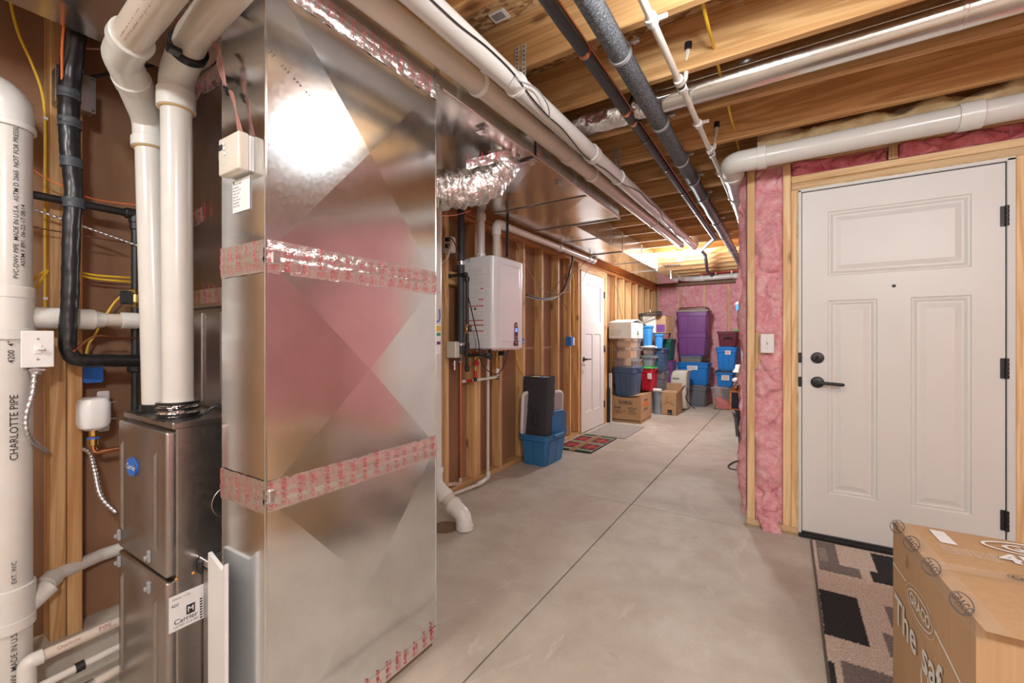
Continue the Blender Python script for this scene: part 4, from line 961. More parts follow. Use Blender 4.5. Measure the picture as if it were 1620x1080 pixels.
obj('elbow', gtube([(-1.935, 2.82, 2.00), (-1.935, 2.82, 2.095), (-1.935, 2.93, 2.095)], .036, 24, .05, n=8), 'pvc_fitting', t)
for y in (2.93, 3.95, 4.70): hub(t, (-1.935, y, 2.096+.008*(y-2.8)), (0, 1, 0), .030, .05)
obj('end_elbow', gtube([(-1.935, 4.80, 2.11), (-1.935, 4.88, 2.11), (-1.935, 4.89, 2.17)], .034, 24, .04), 'pvc_fitting', t)

# radon-style white pipe beside the duct
t = thing('radon_pipe', 'white vertical pipe with stickers behind the tall duct, bending to the floor beside it', 'pipe', (-1.68, 2.11, 0))
px_, py_ = -1.925, 2.10
obj('pipe_run', gtube([(px_, py_, .24), (px_, py_, 2.13)], .0445, 28), 'pvc', t)
obj('elbow', gtube([(px_, py_, .34), (px_, py_, .235), (px_+.10, py_, .165)], .0505, 28, .07, n=8), 'pvc_fitting', t)
obj('pipe_run', gtube([(px_+.06, py_, .195), (px_+.20, py_, .105)], .0445, 28), 'pvc_cream', t)
obj('elbow', gtube([(px_+.15, py_, .135), (px_+.235, py_, .082), (px_+.245, py_, .004)], .0505, 28, .06, n=8), 'pvc_fitting', t)
for c, ax in (((px_, py_, .33), (0, 0, 1)), ((px_+.085, py_, .175), (.84, 0, -.54)), ((px_+.155, py_, .13), (.84, 0, -.54)), ((px_+.245, py_, .02), (0, 0, 1))): hub(t, c, ax, .048, .03)
obj('sump_hole', glathe([(.09, 0), (.085, .004), (.05, .003)], (-1.80, 2.06, 0), (0, 0, 1), 24), 'card_dark', t, label='dark gap in the slab edge')
obj('pipe_print', gtext('PVC-DWV', .018, (px_+.20, py_-.03, .118), (.84, 0, -.54), (.3, -.6, .5), .02), 'ink', t, smooth=False)
def sticker(z0, z1, m_, a0=-62, a1=5, r=.0452): 
    V = []; n = 8
    for z in (z0, z1):
        for i in range(n+1):
            a = R(a0+(a1-a0)*i/n); V.append(Vector((px_+r*math.cos(a), py_+r*math.sin(a), z)))
    return obj('sticker', (V, [(i, i+1, n+1+i+1, n+1+i) for i in range(n)]), m_, t)
zz = lambda py: P(698, py, y=py_-.03).z
sticker(zz(560), zz(512), 'white', r=.0450); sticker(zz(524), zz(515), 'yellow'); sticker(zz(531), zz(526), 'green'); sticker(zz(545), zz(540), 'tote_purple')
obj('pressure_gauge', gtube(spline([Vector((px_+.036, py_-.030, zz(481))), Vector((px_+.036, py_-.032, zz(504))), Vector((px_+.046, py_-.024, zz(508))), Vector((px_+.053, py_-.012, zz(504))), Vector((px_+.053, py_-.012, zz(488)))], 6), .0035, 8), 'blue', t, label='blue U-shaped pressure gauge')
obj('gauge_hose', gtube(spline([Vector((px_+.036, py_-.030, zz(481))), Vector((px_+.037, py_-.031, zz(470))), Vector((px_+.05, py_-.02, zz(461))), Vector((px_+.056, py_-.006, zz(464)))], 6), .002, 6), 'clear_plastic', t)

# black insulated riser + gas pipe beside the heater
t = thing('insulated_riser', 'thick black insulated pipe standing left of the water heater', 'pipe', (-2.07, 2.545, 1.07))
obj('foam_sleeve', gtube(dense([(-2.07, 2.545, 1.07), (-2.07, 2.545, 2.36)], .03), .027, 22, rfun=lambda u: .027, jit=.002), 'black_foam', t)
obj('band', gcyl((-2.07, 2.545, 1.735), (-2.07, 2.545, 1.765), .031, 22, .002), 'bright_steel', t, label='bright steel clamp band')
obj('band', gcyl((-2.07, 2.545, 1.130), (-2.07, 2.545, 1.150), .030, 22, .002), 'bright_steel', t)
obj('clamp_screw', gcyl((-2.12, 2.50, 1.14), (-2.05, 2.50, 1.14), .010, 10), 'bright_steel', t)
X2 = -1.965
def pz(px, py): return P(px, py, y=2.52)
t = thing('heater_gas_line', 'black iron gas line with brass valve and capped drip leg in front of the riser', 'pipe', pz(740, 590))
g0, g1, g2 = pz(706, 437), pz(739, 434), pz(739, 588)
obj('pipe_run', gtube([g0+Vector((-.05, 0, 0)), g1, g2], .0125, 16, .03), 'black_iron', t)
for c, d_ in ((g0+Vector((.02, 0, 0)), (1, 0, 0)), (g1+Vector((-.02, 0, 0)), (1, 0, 0)), (g1+Vector((0, 0, -.035)), (0, 0, 1)), (pz(739, 546), (0, 0, 1)), (pz(739, 560), (0, 0, 1)), (pz(739, 583), (0, 0, 1))):
    c = Vector(c); d_ = Vector(d_); obj('fitting', gcyl(c-d_*.018, c+d_*.018, .018, 16, .003), 'black_iron', t)
c = pz(739, 520); obj('valve', J(gcyl(c-Vector((0, 0, .034)), c+Vector((0, 0, .034)), .015, 8, .003), gcyl(c-Vector((0, 0, .014)), c+Vector((0, 0, .014)), .018, 18, .003)), 'brass', t); obj('valve_handle', gbox(c.x+.014, c.x+.04, c.y-.02, c.y+.01, c.z-.022, c.z+.022, bev=.006), 'black_plastic', t)
obj('branch_pipe', gtube([pz(739, 562), pz(762, 560), Vector((-1.93, 2.72, HZ0-.07)), Vector((-1.93, 2.72, HZ0))], .0135, 14, .03), 'black_iron', t)
c = Vector((-1.93, 2.72, HZ0-.06)); obj('elbow', gsphere(c, .024), 'black_iron', t); obj('valve_core', gsphere(pz(770, 562), .02), 'black_iron', t)
# hot / cold isolation valves
def pz2(px, py): return P(px, py, y=2.70)
for k, (lbl, pxx, colr) in enumerate((('red-handled hot water isolation valve hanging under the heater', 752, 'red'), ('brass cold water isolation valve hanging under the heater, farther right', 786, 'brass'))):
    t = thing('isolation_valve', lbl, 'valve', P(pxx, 600, y=2.74+.14*k))
    Q = lambda px, py: P(px, py, y=2.74+.14*k)
    obj('valve_body', J(gcyl(Q(pxx, 590), Q(pxx, 556), .011, 12, .002), gcyl(Q(pxx, 580), Q(pxx, 572), .017, 8, .003), gcyl(Q(pxx, 566), Q(pxx, 561), .016, 8, .002), gcyl(Q(pxx, 562), Q(pxx+1, 551), .012, 12)), 'brass', t)
    obj('side_port', gcyl(Q(pxx, 570), Q(pxx+6, 565), .009, 10, .002), 'brass', t)
    if k == 0:
        obj('handle', gbox(Q(749, 0).x, Q(758, 0).x, Q(752, 560).y-.02, Q(752, 560).y-.008, Q(752, 561).z, Q(752, 556).z, bev=.003), 'red', t)
        obj('handle', glathe([(.022, 0), (.022, .008), (.012, .012)], Q(757, 574)+Vector((0, -.02, 0)), (.3, -1, 0), 16), 'red', t)
        obj('sleeve', gcyl(Q(752, 600), Q(752, 586), .013, 14, .001), 'red', t); obj('pex_elbow', gcyl(Q(752, 603), Q(752, 597), .014, 14), 'black_plastic', t)
    else:
        obj('handle', gbox(Q(790, 0).x, Q(800, 0).x, Q(786, 560).y-.02, Q(786, 560).y-.008, Q(786, 562).z, Q(786, 555).z, bev=.003), 'black_plastic', t); obj('sleeve', gcyl(Q(787, 595), Q(787, 583), .013, 14, .001), 'white', t); obj('pex_elbow', gcyl(Q(787, 600), Q(787, 594), .014, 14), 'black_plastic', t)
Q = lambda px, py: P(px, py, y=2.78)
t = thing('water_pipe', 'white plastic water pipe crossing below the valves with a red-banded end', 'pipe', Q(735, 602))
obj('pipe_run', gtube([P(733, 603, y=2.72), P(753, 601, y=2.76), P(788, 596, y=2.88)], .0105, 14), 'cpvc', t)
obj('band', gcyl(P(738, 602.6, y=2.73), P(748, 601.6, y=2.75), .0118, 14), 'red', t, label='red plastic band')
obj('end_cap', gcyl(P(732, 603.2, y=2.72), P(736, 602.8, y=2.725), .0135, 14), 'white', t)
t = thing('copper_riser', 'bare copper pipe standing in the stud bay near the radon-style white pipe', 'pipe', P(728.5, 765, x=-2.19))
obj('pipe_run', gtube([P(728.5, 762, x=-2.19), P(728.5, 572, x=-2.19)], .0115, 14), 'copper', t)
obj('hose_valve', J(gcyl(P(728, 574, x=-2.18), P(728, 560, x=-2.18), .016, 12, .002), gcyl(P(716, 575, x=-2.13), P(730, 568, x=-2.16), .010, 10), gcyl(P(719, 570, x=-2.12), P(719, 585, x=-2.12), .012, 10)), 'steel', t)
obj('elbow', gtube([P(728.5, 755, x=-2.19), P(728.5, 765, x=-2.19), P(712, 766, x=-2.15)], .014, 12, .02), 'pvc_cream', t)
t = thing('relief_drain', 'slim white drain pipe dropping from the heater and elbowing along the floor', 'pipe', (-2.09, 2.94, 0))
xr, yr = -2.085, P(772, 700, x=-2.085).y
obj('pipe_run', gtube([(xr, yr, HZ0-.01), (xr, yr, .045), (xr+.02, yr-.10, .04)], .0125, 14, .02), 'pvc', t)
obj('pipe_run', gtube([(xr+.02, yr-.08, .04), (xr+.035, yr-.14, .03), (xr-.02, 2.45, .022)], .0125, 14, .02), 'pvc_cream', t)
obj('elbow', gtube([(xr, yr, .085), (xr, yr, .035), (xr+.012, yr-.06, .035)], .019, 16, .025), 'pvc_fitting', t); obj('elbow', gtube([(xr+.016, yr-.07, .036), (xr+.026, yr-.12, .034), (xr+.02, yr-.17, .032)], .018, 16, .03), 'pvc_fitting', t)
# outlet boxes and cords
bx_ = P(712, 388, y=2.42)
ob = thing('receptacle', 'electrical receptacle box with black cords left of the heater, high in the bay', 'electrical box', bx_)
obj('box_body', gbox(bx_.x-.05, bx_.x+.03, 2.40, 2.45, bx_.z-.055, bx_.z+.06, bev=.005), 'cream_plastic', ob)
for dz in (.035, -.01): obj('plug', gbox(bx_.x-.015, bx_.x+.02, 2.375, 2.40, bx_.z+dz-.014, bx_.z+dz+.014, bev=.005), 'black_plastic', ob)
obj('cord', gtube(spline([(bx_.x, 2.38, bx_.z+.035), (bx_.x+.06, 2.37, bx_.z+.03), (bx_.x+.085, 2.40, bx_.z-.05), (bx_.x+.08, 2.44, bx_.z-.15)], 8), .0035, 8), 'black_plastic', ob)
obj('cord', gtube(spline([(bx_.x, 2.38, bx_.z-.01), (bx_.x+.04, 2.37, bx_.z-.03), (bx_.x+.03, 2.36, bx_.z-.10), (bx_.x-.04, 2.38, bx_.z-.13)], 8), .003, 8), 'white', ob)
q0 = P(712, 560, y=2.45)
obj('cover_box', J(gbox(q0.x-.03, q0.x+.06, 2.44, 2.49, 1.04, 1.16, bev=.006)), 'cream_plastic', None, 'beige utility box at the foot of the thick black riser', cat='electrical box')
cable('black power cord drooping in a loop below the heater', [P(741, 470, y=2.50), P(748, 500, y=2.50), P(757, 540, y=2.5), P(759, 565, y=2.52), P(766, 580, y=2.6), P(778, 590, y=2.66), P(789, 590, y=2.72), P(798, 575, y=2.8), P(804, 552, y=2.9)], .004, 'black_plastic', name='cord', cat='cable')
cable('short grey cord curling from the gas valve to the heater', [P(744, 518, y=2.50), P(750, 528, y=2.5), P(753, 545, y=2.55), P(753, 556, y=2.7)], .0035, 'cable_grey', name='cord')
cable('yellow cable slanting down right behind the heater', [P(816, 552, x=-2.17), P(820, 575, x=-2.17), P(829, 598, x=-2.17)], .006, 'yellow')
bl = P(810, 370, x=-1.93)
cable('black flexible conduit dropping to the heater top from the trunk', [P(801, 318, x=-1.86), P(803, 345, x=-1.88), P(802.5, 375, x=-1.90), P(802, 406, x=-1.93)], .011, 'black_tape', cat='conduit')
hh = [P(833, 466, x=-1.95), P(850, 471, x=-1.95), P(868, 472, x=-1.97), P(885, 466, x=-2.0), P(895, 450, x=-2.0), P(902, 425, x=-2.0), P(906, 400, x=-1.96), P(900, 378, x=-1.90)]
cable('thick black cable sagging from the heater side up to the trunk', hh, .0085, 'black_plastic')
cable('thin black cable hanging beside the sagging thick one', [P(833, 469, x=-1.95), P(855, 474, x=-1.95), P(876, 472, x=-1.98), P(896, 455, x=-1.99), P(905, 425, x=-1.98), P(907, 395, x=-1.94), P(901, 376, x=-1.88)], .005, 'cable_grey')
cable('thin brown wire curling between the studs right of the heater', [P(812, 370, x=-1.98), P(824, 400, x=-2.0), P(843, 440, x=-2.05), P(858, 458, x=-2.06), P(880, 463, x=-2.05), P(905, 460, x=-2.05), P(918, 448, x=-2.03), P(930, 425, x=-1.95)], .0025, 'thermo', name='wire')
cable('short dark wire end dangling from the cable bundle', [P(872, 466, x=-2.02), P(884, 470, x=-2.03), P(893, 482, x=-2.05), P(897, 490, x=-2.06)], .003, 'black_plastic', name='wire')
cable('dark wire slanting up from the bundle toward the narrow door', [P(862, 472, x=-2.03), P(872, 462, x=-2.05), P(890, 440, x=-2.05), P(905, 432, x=-2.05), P(918, 422, x=-2.05), P(926, 412, x=-1.95)], .003, 'black_plastic', name='wire')
cable('orange wire strung from trunk seam toward the flex duct', [P(698, 341, x=-1.7), P(720, 340, x=-1.75), P(745, 333, x=-1.75)], .0025, 'orange', name='wire')
cable('thin dark wire dangling on the bare studs past the narrow door', [P(974, 452, x=-2.13), P(978, 470, x=-2.13), P(981, 490, x=-2.13), P(984, 506, x=-2.13)], .0035, 'black_plastic', name='wire')
cable('yellow cable running down the stud before the narrow door', [P(905, 432, x=-2.14), P(908, 450, x=-2.14), P(907, 480, x=-2.14), P(908, 525, x=-2.14)], .007, 'yellow')
c = P(906, 540, x=-2.10); sb2 = thing('blue_box', 'blue plastic switch box on the stud left of the narrow door', 'electrical box', c)
obj('box_body', gbox(-2.17, -2.10, c.y-.045, c.y+.03, c.z-.05, c.z+.055, bev=.004), 'blue', sb2); obj('cover', gbox(-2.101, -2.094, c.y+.005, c.y+.045, c.z-.045, c.z+.045, bev=.002), 'white_plastic', sb2)
for a, b, z, yy in ((857, 872, 1.0, 0),): pass

# ================================================================ CEILING PIPES
def run(name, label, pts, r, material, cat='pipe', bend=0, **kw):
    t = thing(name, label, cat, pts[0]); obj('pipe_run', gtube(pts, r, 24, bend), material, t, **kw); return t
def ringclamp(t, c, ax, r, material='white_plastic', up=True):
    ax = Vector(ax).normalized(); c = Vector(c)
    o = obj('ring_clamp', glathe([(r+.001, -.009), (r+.005, -.009), (r+.005, .009), (r+.001, .009)], c, ax, 24), material, t)
    if up: obj('clamp_tab', J(gbox(c.x+r, c.x+r+.035, c.y-.008, c.y+.008, c.z+r*.5, c.z+r*.5+.016, bev=.003), gbox(c.x+r+.012, c.x+r+.022, c.y-.006, c.y+.006, c.z+r*.4, HJ, bev=.002)), 'steel' if material != 'white_plastic' else material, o)
pk0, pk1 = Vector((-1.068, .55, 2.20)), Vector((-1.045, 5.30, 2.285))
t = run('vent_main', 'pinkish-tan vent pipe hanging nearest the trunk, left of the white one', [pk0, pk1], .043, 'pvc_cream')
for y in (1.42, 2.62, 4.10): c = pk0.lerp(pk1, (y-.55)/4.75); ringclamp(t, c, pk1-pk0, .044, up=False)
for y in (2.28,): hub(t, pk0.lerp(pk1, (y-.55)/4.75), pk1-pk0, .043, .06, 'pvc_cream')
obj('elbow', gtube([pk1+Vector((0, -.05, 0)), pk1+Vector((0, .04, 0)), pk1+Vector((0, .04, .12))], .049, 24, .05), 'pvc_cream', t)
wh0, wh1 = Vector((-.930, .55, 2.19)), Vector((-.948, 5.60, 2.31))
t = run('vent_main', 'bright white vent pipe hanging between the pinkish pipe and the joists', [wh0, wh1], .043, 'pvc')
for y in (1.50, 2.78, 4.30): ringclamp(t, wh0.lerp(wh1, (y-.55)/5.05), wh1-wh0, .044, up=False)
for y in (2.33,): hub(t, wh0.lerp(wh1, (y-.55)/5.05), wh1-wh0, .043, .06)
obj('elbow', gtube([wh1+Vector((0, -.05, 0)), wh1+Vector((0, .04, 0)), wh1+Vector((0, .04, .12))], .049, 24, .05), 'pvc_cream', t)
u = (wh1-wh0).normalized()
def onpipe(y, deg, k=1.07): c = wh0.lerp(wh1, (y-.55)/5.05); return c+Vector((math.cos(R(deg)), 0, math.sin(R(deg))))*.043*k
cable('thin black wire lying along the white vent pipe', [onpipe(.6+.16*i, -48+34*math.sin(i*.45)+10*math.sin(i*1.7)) for i in range(30)], .003, 'black_plastic')
cable('pale grey wire sagging off the white vent pipe clamp', [P(815, 118, x=-.89), P(822, 128, x=-.87), P(848, 140, x=-.87), P(866, 165, x=-.87), P(870, 188, x=-.9)], .003, 'cable_grey')
# perforated hanger straps
def hanger(label, px, py0, py1, yw, n=7):
    a_, b_2 = P(px, py0, y=yw), P(px, py1, y=yw)
    g = gbox(a_.x-.010, a_.x+.010, yw-.0015, yw+.0015, b_2.z, a_.z)
    t = obj('hanger_strap', g, 'strap_steel', None, label, cat='strap', smooth=False)
    for i in range(n): z = b_2.z+(a_.z-b_2.z)*(i+.5)/n; obj('strap_hole', glathe([(.004, 0), (.004, .0004)], (a_.x, yw-.0016, z), (0, -1, 0), 10), 'ink', t)
yj = JY[10]-.038-.002
hanger('perforated steel strap nailed to the grainy joist, left one of the pair', 818, 75, 116, yj)
hanger('perforated steel strap nailed to the grainy joist, right one of the pair', 829, 70, 120, yj)
yj = JY[13]-.038-.002
hanger('perforated steel strap farther back over the vent pipes, left one of the pair', 970, 236, 262, yj, 5); hanger('perforated steel strap farther back over the vent pipes, right one of the pair', 979, 233, 266, yj, 5)

zc_ = 2.325
pA = [Vector((-.685, .4, zc_)), Vector((-.685, 5.35, zc_)), Vector((-.93, 6.0, zc_)), Vector((-.93, 6.35, zc_)), Vector((-1.12, 7.9, zc_)), Vector((-1.13, 8.6, zc_))]
t = thing('water_line', 'slim black-sleeved pipe with copper showing, left of the thick black one, ending in a zigzag', 'pipe', pA[0])
pd = dense(fillet(pA, .06), .06)
obj('foam_sleeve', gtube(pd, .024, 16, jit=.002), 'black_foam', t)
for y in (1.62, 2.15, 2.27, 2.5, 3.0, 3.55, 4.2): obj('tape_band', glathe([(.0250, -.012), (.0262, -.01), (.0262, .01), (.0250, .012)], (-.685, y, zc_), (0, 1, 0), 18), 'black_tape' if y > 2.3 or y < 1.6 else 'copper', t)
obj('copper_line', gtube(dense([(-.659, .4, zc_+.010), (-.660, 5.3, zc_+.010)], .3), .0035, 8), 'copper', t)
pB = [Vector((-.56, .4, zc_-.005)), Vector((-.585, 7.85, zc_)), ]
t = thing('foam_sleeved_pipe', 'thick speckled black foam-sleeved pipe hanging diagonally under the joists', 'pipe', pB[0])
obj('foam_sleeve', gtube(dense([pB[0], pB[0].lerp(pB[1], .37)], .08), .041, 24, jit=.001), 'foam_sleeve', t)
obj('foam_sleeve', gtube(dense([pB[0].lerp(pB[1], .37), pB[1]], .06), .041, 24, rfun=lambda u: .0415+.002*math.sin(u*60), jit=.002), 'black_foam', t)
for y in (1.70, 2.36, 2.92, 3.32, 3.75, 4.6, 5.3, 6.1): ringclamp(t, pB[0].lerp(pB[1], (y-.4)/7.45), (0, 1, 0), .042, 'cable_grey')
obj('turn', gtube([pB[1]-Vector((0, .03, 0)), pB[1]+Vector((0, .08, 0)), pB[1]+Vector((.33, .10, 0))], .04, 20, .06), 'black_foam', t)
pC = [Vector((-.425, .3, 2.315)), Vector((-.385, 3.4, 2.325)), Vector((-.38, 6.0, 2.335))]
t = run('supply_line', 'thin pale plastic water line with white couplings, right of the thick black pipe', pC, .0135, 'cpvc')
for y in (1.58, 2.02, 2.09, 2.48, 2.86, 2.93, 3.3, 3.9, 4.7):
    c = pC[0].lerp(pC[1], min(1, (y-.3)/3.1)) if y < 3.4 else pC[1].lerp(pC[2], (y-3.4)/2.6)
    hub(t, c, (0, 1, 0), .0145, .04, 'pvc_fitting')
    if y in (1.58, 2.48, 3.3, 4.7): obj('pipe_clip', gbox(c.x-.035, c.x+.05, c.y+.02, c.y+.032, c.z+.008, c.z+.026, bev=.003), 'cream_plastic', t)
for y, mm in ((2.055, 'black_plastic'), (2.895, 'black_plastic')):
    c = pC[0].lerp(pC[1], (y-.3)/3.1); obj('tee_ring', gcyl(c-Vector((0, .012, 0)), c+Vector((0, .012, 0)), .017, 16), mm, t)
    obj('branch_pipe', gtube([c, c+Vector((.02, .0, .02)), c+Vector((.035, -.02, .15))], .0105, 12, .02), 'cpvc', t); obj('branch_cap', gcyl(c+Vector((.035, -.02, .135)), c+Vector((.037, -.021, .165)), .016, 12), 'black_plastic', t)

# round metal duct in the joist bay and its flex end
yd = 2.255
t = thing('round_duct', 'round galvanized pipe duct lying in the joist bay above the entry door', 'duct', (1, yd, 2.33))
dz0, dz1 = 2.385, 2.41
obj('duct_pipe', gtube(dense([(-.56, yd, dz0), (3.0, yd, dz1)], .3), .062, 36), 'trunk_metal', t); obj('pipe_seam', gbox(-.56, 3.0, yd-.063, yd-.055, dz0+.02, dz0+.026), 'bright_steel', t)
for x in (.55, 1.75): obj('crimp_ring', glathe([(.063, -.01), (.0655, 0), (.063, .01)], (x, yd, dz0+.01), (1, 0, 0), 32), 'trunk_metal', t)
t2 = thing('wrapped_duct', 'foil-taped duct end with two dark tie bands, continuing the round duct to the left', 'duct', (-.8, yd, 2.33))
obj('foil_sleeve', gtube(dense([(-.54, yd, dz0), (-.80, yd, dz0-.01), (-1.11, yd-.01, dz0-.01)], .012), .064, 30, rfun=lambda u: .066-.012*max(0, u-.55)-.006*abs(math.sin(u*9)), jit=.008), 'crumpled_foil', t2)
for c in (-.60, -.66): obj('tie_band', glathe([(.066, -.005), (.069, 0), (.066, .005)], (c, yd, dz0-.004), (1, .15 if c > -.63 else -.25, 0), 24), 'black_tape', t2)
tape(t2, (-.80, yd-.066, dz0-.03), (-.92, yd-.066, dz0-.03), (0, 0, 1), (0, -1, 0), .06, 61, amp=.003)

# yellow cables through the joists
for k, xx in enumerate((-.262,)):
    pts = []
    for i, jy in enumerate(JY[9:18]): pts += [(xx, jy-.019, 2.425), (xx+.003, jy-.019+.2, 2.40)]
    obj('yellow_cable', gtube(spline([(xx-.01, 1.0, 2.40)]+pts, 5), .0065, 8), 'yellow', None, 'flat yellow cable threaded through drilled holes in the joists', cat='cable')
# white waste pipe across the entry wall
yw, zw = 2.90, 2.232
wp = thing('waste_pipe', 'large white pipe crossing above the entry door and turning back past the wall end', 'pipe', (-.27, yw, 2.2))
obj('pipe_run', gtube([(2.9, yw, zw+.01), (-.14, yw, zw)], .0565, 36), 'pvc', wp)
obj('elbow', gtube([(-.13, yw, zw), (-.285, yw, zw), (-.287, yw+.14, zw-.01)], .061, 36, .13, n=12), 'pvc_fitting', wp)
obj('pipe_run', gtube([(-.287, yw+.10, zw-.01), (-.31, 5.0, zw-.03)], .0565, 32), 'pvc', wp)
for c, ax in (((-.12, yw, zw), (1, 0, 0)), ((-.287, yw+.15, zw-.012), (0, 1, 0)), ((-.29, yw+.62, zw-.015), (0, 1, 0))): hub(wp, c, ax, .059, .045)
hub(wp, (.735, yw, zw+.003), (1, 0, 0), .058, .085)
# back cross pipes
t = thing('cross_pipe', 'white pipe running across the top of the pink back wall', 'pipe', (-1.6, 8.55, 2.25))
obj('pipe_run', gtube([(-1.62, 7.55, 2.26), (-1.60, 8.30, 2.29), (-1.45, 8.52, 2.30), (-.2, 8.52, 2.315)], .05, 24, .15), 'pvc', t)
for x in (-1.3, -.75): hub(t, (x, 8.52, 2.305), (1, 0, 0), .05, .05)
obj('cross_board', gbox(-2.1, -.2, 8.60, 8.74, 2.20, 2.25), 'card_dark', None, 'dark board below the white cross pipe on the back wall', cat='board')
t = thing('red_pipe', 'thin red pipe above the white cross pipe at the back', 'pipe', (-1, 8.40, 2.35)); obj('pipe_run', gtube([(-1.3, 8.35, 2.355), (-.5, 8.35, 2.36)], .012, 12), 'red', t)
for x in (-1.05, -.8): obj('pipe_clip', gbox(x-.01, x+.01, 8.335, 8.365, 2.33, 2.375), 'white', t)
# bulbs
def bulb(label, p):
    t = thing('ceiling_or_fill_bulb', label, 'light bulb', (p[0], p[1], p[2]))
    obj('lamp_holder', glathe([(.055, 0), (.055, -.018), (.035, -.030), (.024, -.05)], (p[0], p[1], HJ), (0, 0, 1), 28), 'white_plastic', t)
    b = obj('bulb', gloft([ring(p[0], p[1], r, r, r*.999, p[2]+z, 5) for r, z in ((.008, -.034), (.022, -.026), (.030, -.010), (.031, .005), (.026, .025), (.016, .045), (.013, .062))]), 'bulb_glow', t)
    b.visible_shadow = True
bulb('glowing bare bulb in a white holder under the far joists', BULB_FAR)
bulb('glowing bare bulb overhead near the camera, out of the frame', BULB_NEAR)
bulb('unseen bulb added for fill light behind the camera, toward the south-east corner', FILL_BACK); bulb('unseen bulb added for fill light behind the camera, toward the furnace wall', FILL_SIDE)
# little ceiling bits
c = P(1063, 419, z=HJ); obj('ceiling_plate', gbox(c.x-.12, c.x+.12, c.y-.04, c.y+.04, HJ-.012, HJ-.002), 'rack_metal', None, 'small flat metal plate under the far joists beyond the bulb', cat='plate')
c = P(790, 25, z=HT-.002); sk = obj('paper_tag', gbox(c.x-.04, c.x+.04, c.y-.03, c.y+.03, HT-.004, HT-.002), 'white', None, 'small white barcode tag on the rough board above the joists', cat='label')
obj('tag_bars', J(*[gbox(c.x-.03+.008*i, c.x-.026+.008*i, c.y-.02, c.y+.02, HT-.0046, HT-.004) for i in range(7)]), 'ink', sk, kind='stuff')
c = P(925, 120, y=JY[11]-.039-.001)
for k, (px, py) in enumerate(((925, 120), (925, 132))):
    pass
obj('pipe_hanger', J(gtube([P(924, 108, y=JY[12]-.040), P(927, 135, y=JY[12]-.046)], .012, 10), gsphere(P(924, 118, y=JY[12]-.045), .016, seg=10)), 'cream_plastic', ce)

# light switch on the end stud of the entry wall
x0, x1 = P(1203.5, 543, y=YE-.004).x, P(1225, 543, y=YE-.004).x; z0, z1 = P(1214, 558, y=YE-.004).z, P(1214, 528, y=YE-.004).z
sw = thing('light_switch', 'white toggle light switch in pink insulation left of the entry door', 'light switch', ((x0+x1)/2, YE, z0))
obj('switch_plate', gbox(x0, x1, YE-.045, YE-.036, z0, z1, bev=.003), 'white_plastic', sw); obj('box_body', gbox(x0+.008, x1-.008, YE-.037, YE+.05, z0+.01, z1-.01), 'cream_plastic', sw)
xm, zm = (x0+x1)/2, (z0+z1)/2; tg = obj('toggle', J(gbox(xm-.005, xm+.005, YE-.047, YE-.045, zm-.012, zm+.012), gbox(xm-.004, xm+.004, YE-.058, YE-.046, zm, zm+.009, bev=.001)), 'cream_plastic', sw)
for dz in (.03, -.03): obj('screw', gcyl((xm, YE-.046, zm+dz), (xm, YE-.045, zm+dz), .003, 8), 'steel', sw)
# ================================================================ RUGS
def painted(name, x0, x1, y0, y1, th_, nx, ny, cf, material, label, cat, hf=None, parent=None):
    g = ggrid(nx, ny, lambda a, b: Vector((x0+(x1-x0)*a, y0+(y1-y0)*b, th_+(hf(x0+(x1-x0)*a, y0+(y1-y0)*b) if hf else 0))))
    V, Fc = g; n = len(V)
    edge = [i for i in range(nx+1)]+[j*(nx+1)+nx for j in range(1, ny+1)]+[ny*(nx+1)+i for i in range(nx-1, -1, -1)]+[j*(nx+1) for j in range(ny-1, 0, -1)]
    V += [Vector((V[i].x, V[i].y, .001)) for i in edge]
    m_ = len(edge); Fc += [(edge[(k+1) % m_], edge[k], n+k, n+(k+1) % m_) for k in range(m_)]
    o = obj(name, (V, Fc), material, parent, label, cat=cat, smooth=False)
    a = o.data.color_attributes.new('Col', 'FLOAT_COLOR', 'POINT'); buf = []
    for v in V: buf += [*cf(v.x, v.y), 1]
    a.data.foreach_set('color', buf); return o
RGX0, RGX1, RGY0, RGY1 = .118, .80, 1.15, 3.06
CRM, GRY, LGR, BLK = (.62, .51, .43), (.20, .165, .155), (.32, .27, .245), (.022, .022, .025)
rects = [(.142, .232, 2.79, 3.06, GRY), (.142, .312, 2.685, 2.79, GRY), (.150, .185, 2.80, 2.97, LGR), (.385, .60, 2.80, 3.04, BLK), (.352, .60, 2.685, 2.80, BLK),
         (.128, .268, 2.105, 2.475, BLK), (.322, .46, 2.08, 2.235, GRY), (.36, .52, 2.30, 2.47, GRY), (.165, .36, 1.62, 1.965, GRY), (.10, .145, 1.80, 1.935, BLK), (.50, .8, 1.7, 2.0, BLK), (.6, .8, 2.3, 2.6, GRY), (.66, .8, 2.75, 3.06, LGR)]
def rugc(x, y):
    if x < RGX0+.009: return (.13, .11, .09)
    rnd = noise.noise(Vector((x*260, y*40, 0)))
    yy = y+.010*rnd; xx = x+.004*noise.noise(Vector((x*40, y*260, 3)))
    c = CRM
    for a, b, p, q_, k in rects:
        if a < xx < b and p < yy < q_: c = k
    f = 1+.10*noise.noise(Vector((x*90, y*160, 5)))
    return tuple(v*f for v in c)
rug = painted('area_rug', RGX0, RGX1, RGY0, RGY1, .010, 190, 520, rugc, 'rug_pile', 'cream rug with black and grey ragged blocks in front of the entry door', 'rug',
        lambda x, y: .002*noise.noise(Vector((x*200, y*200, 0))))
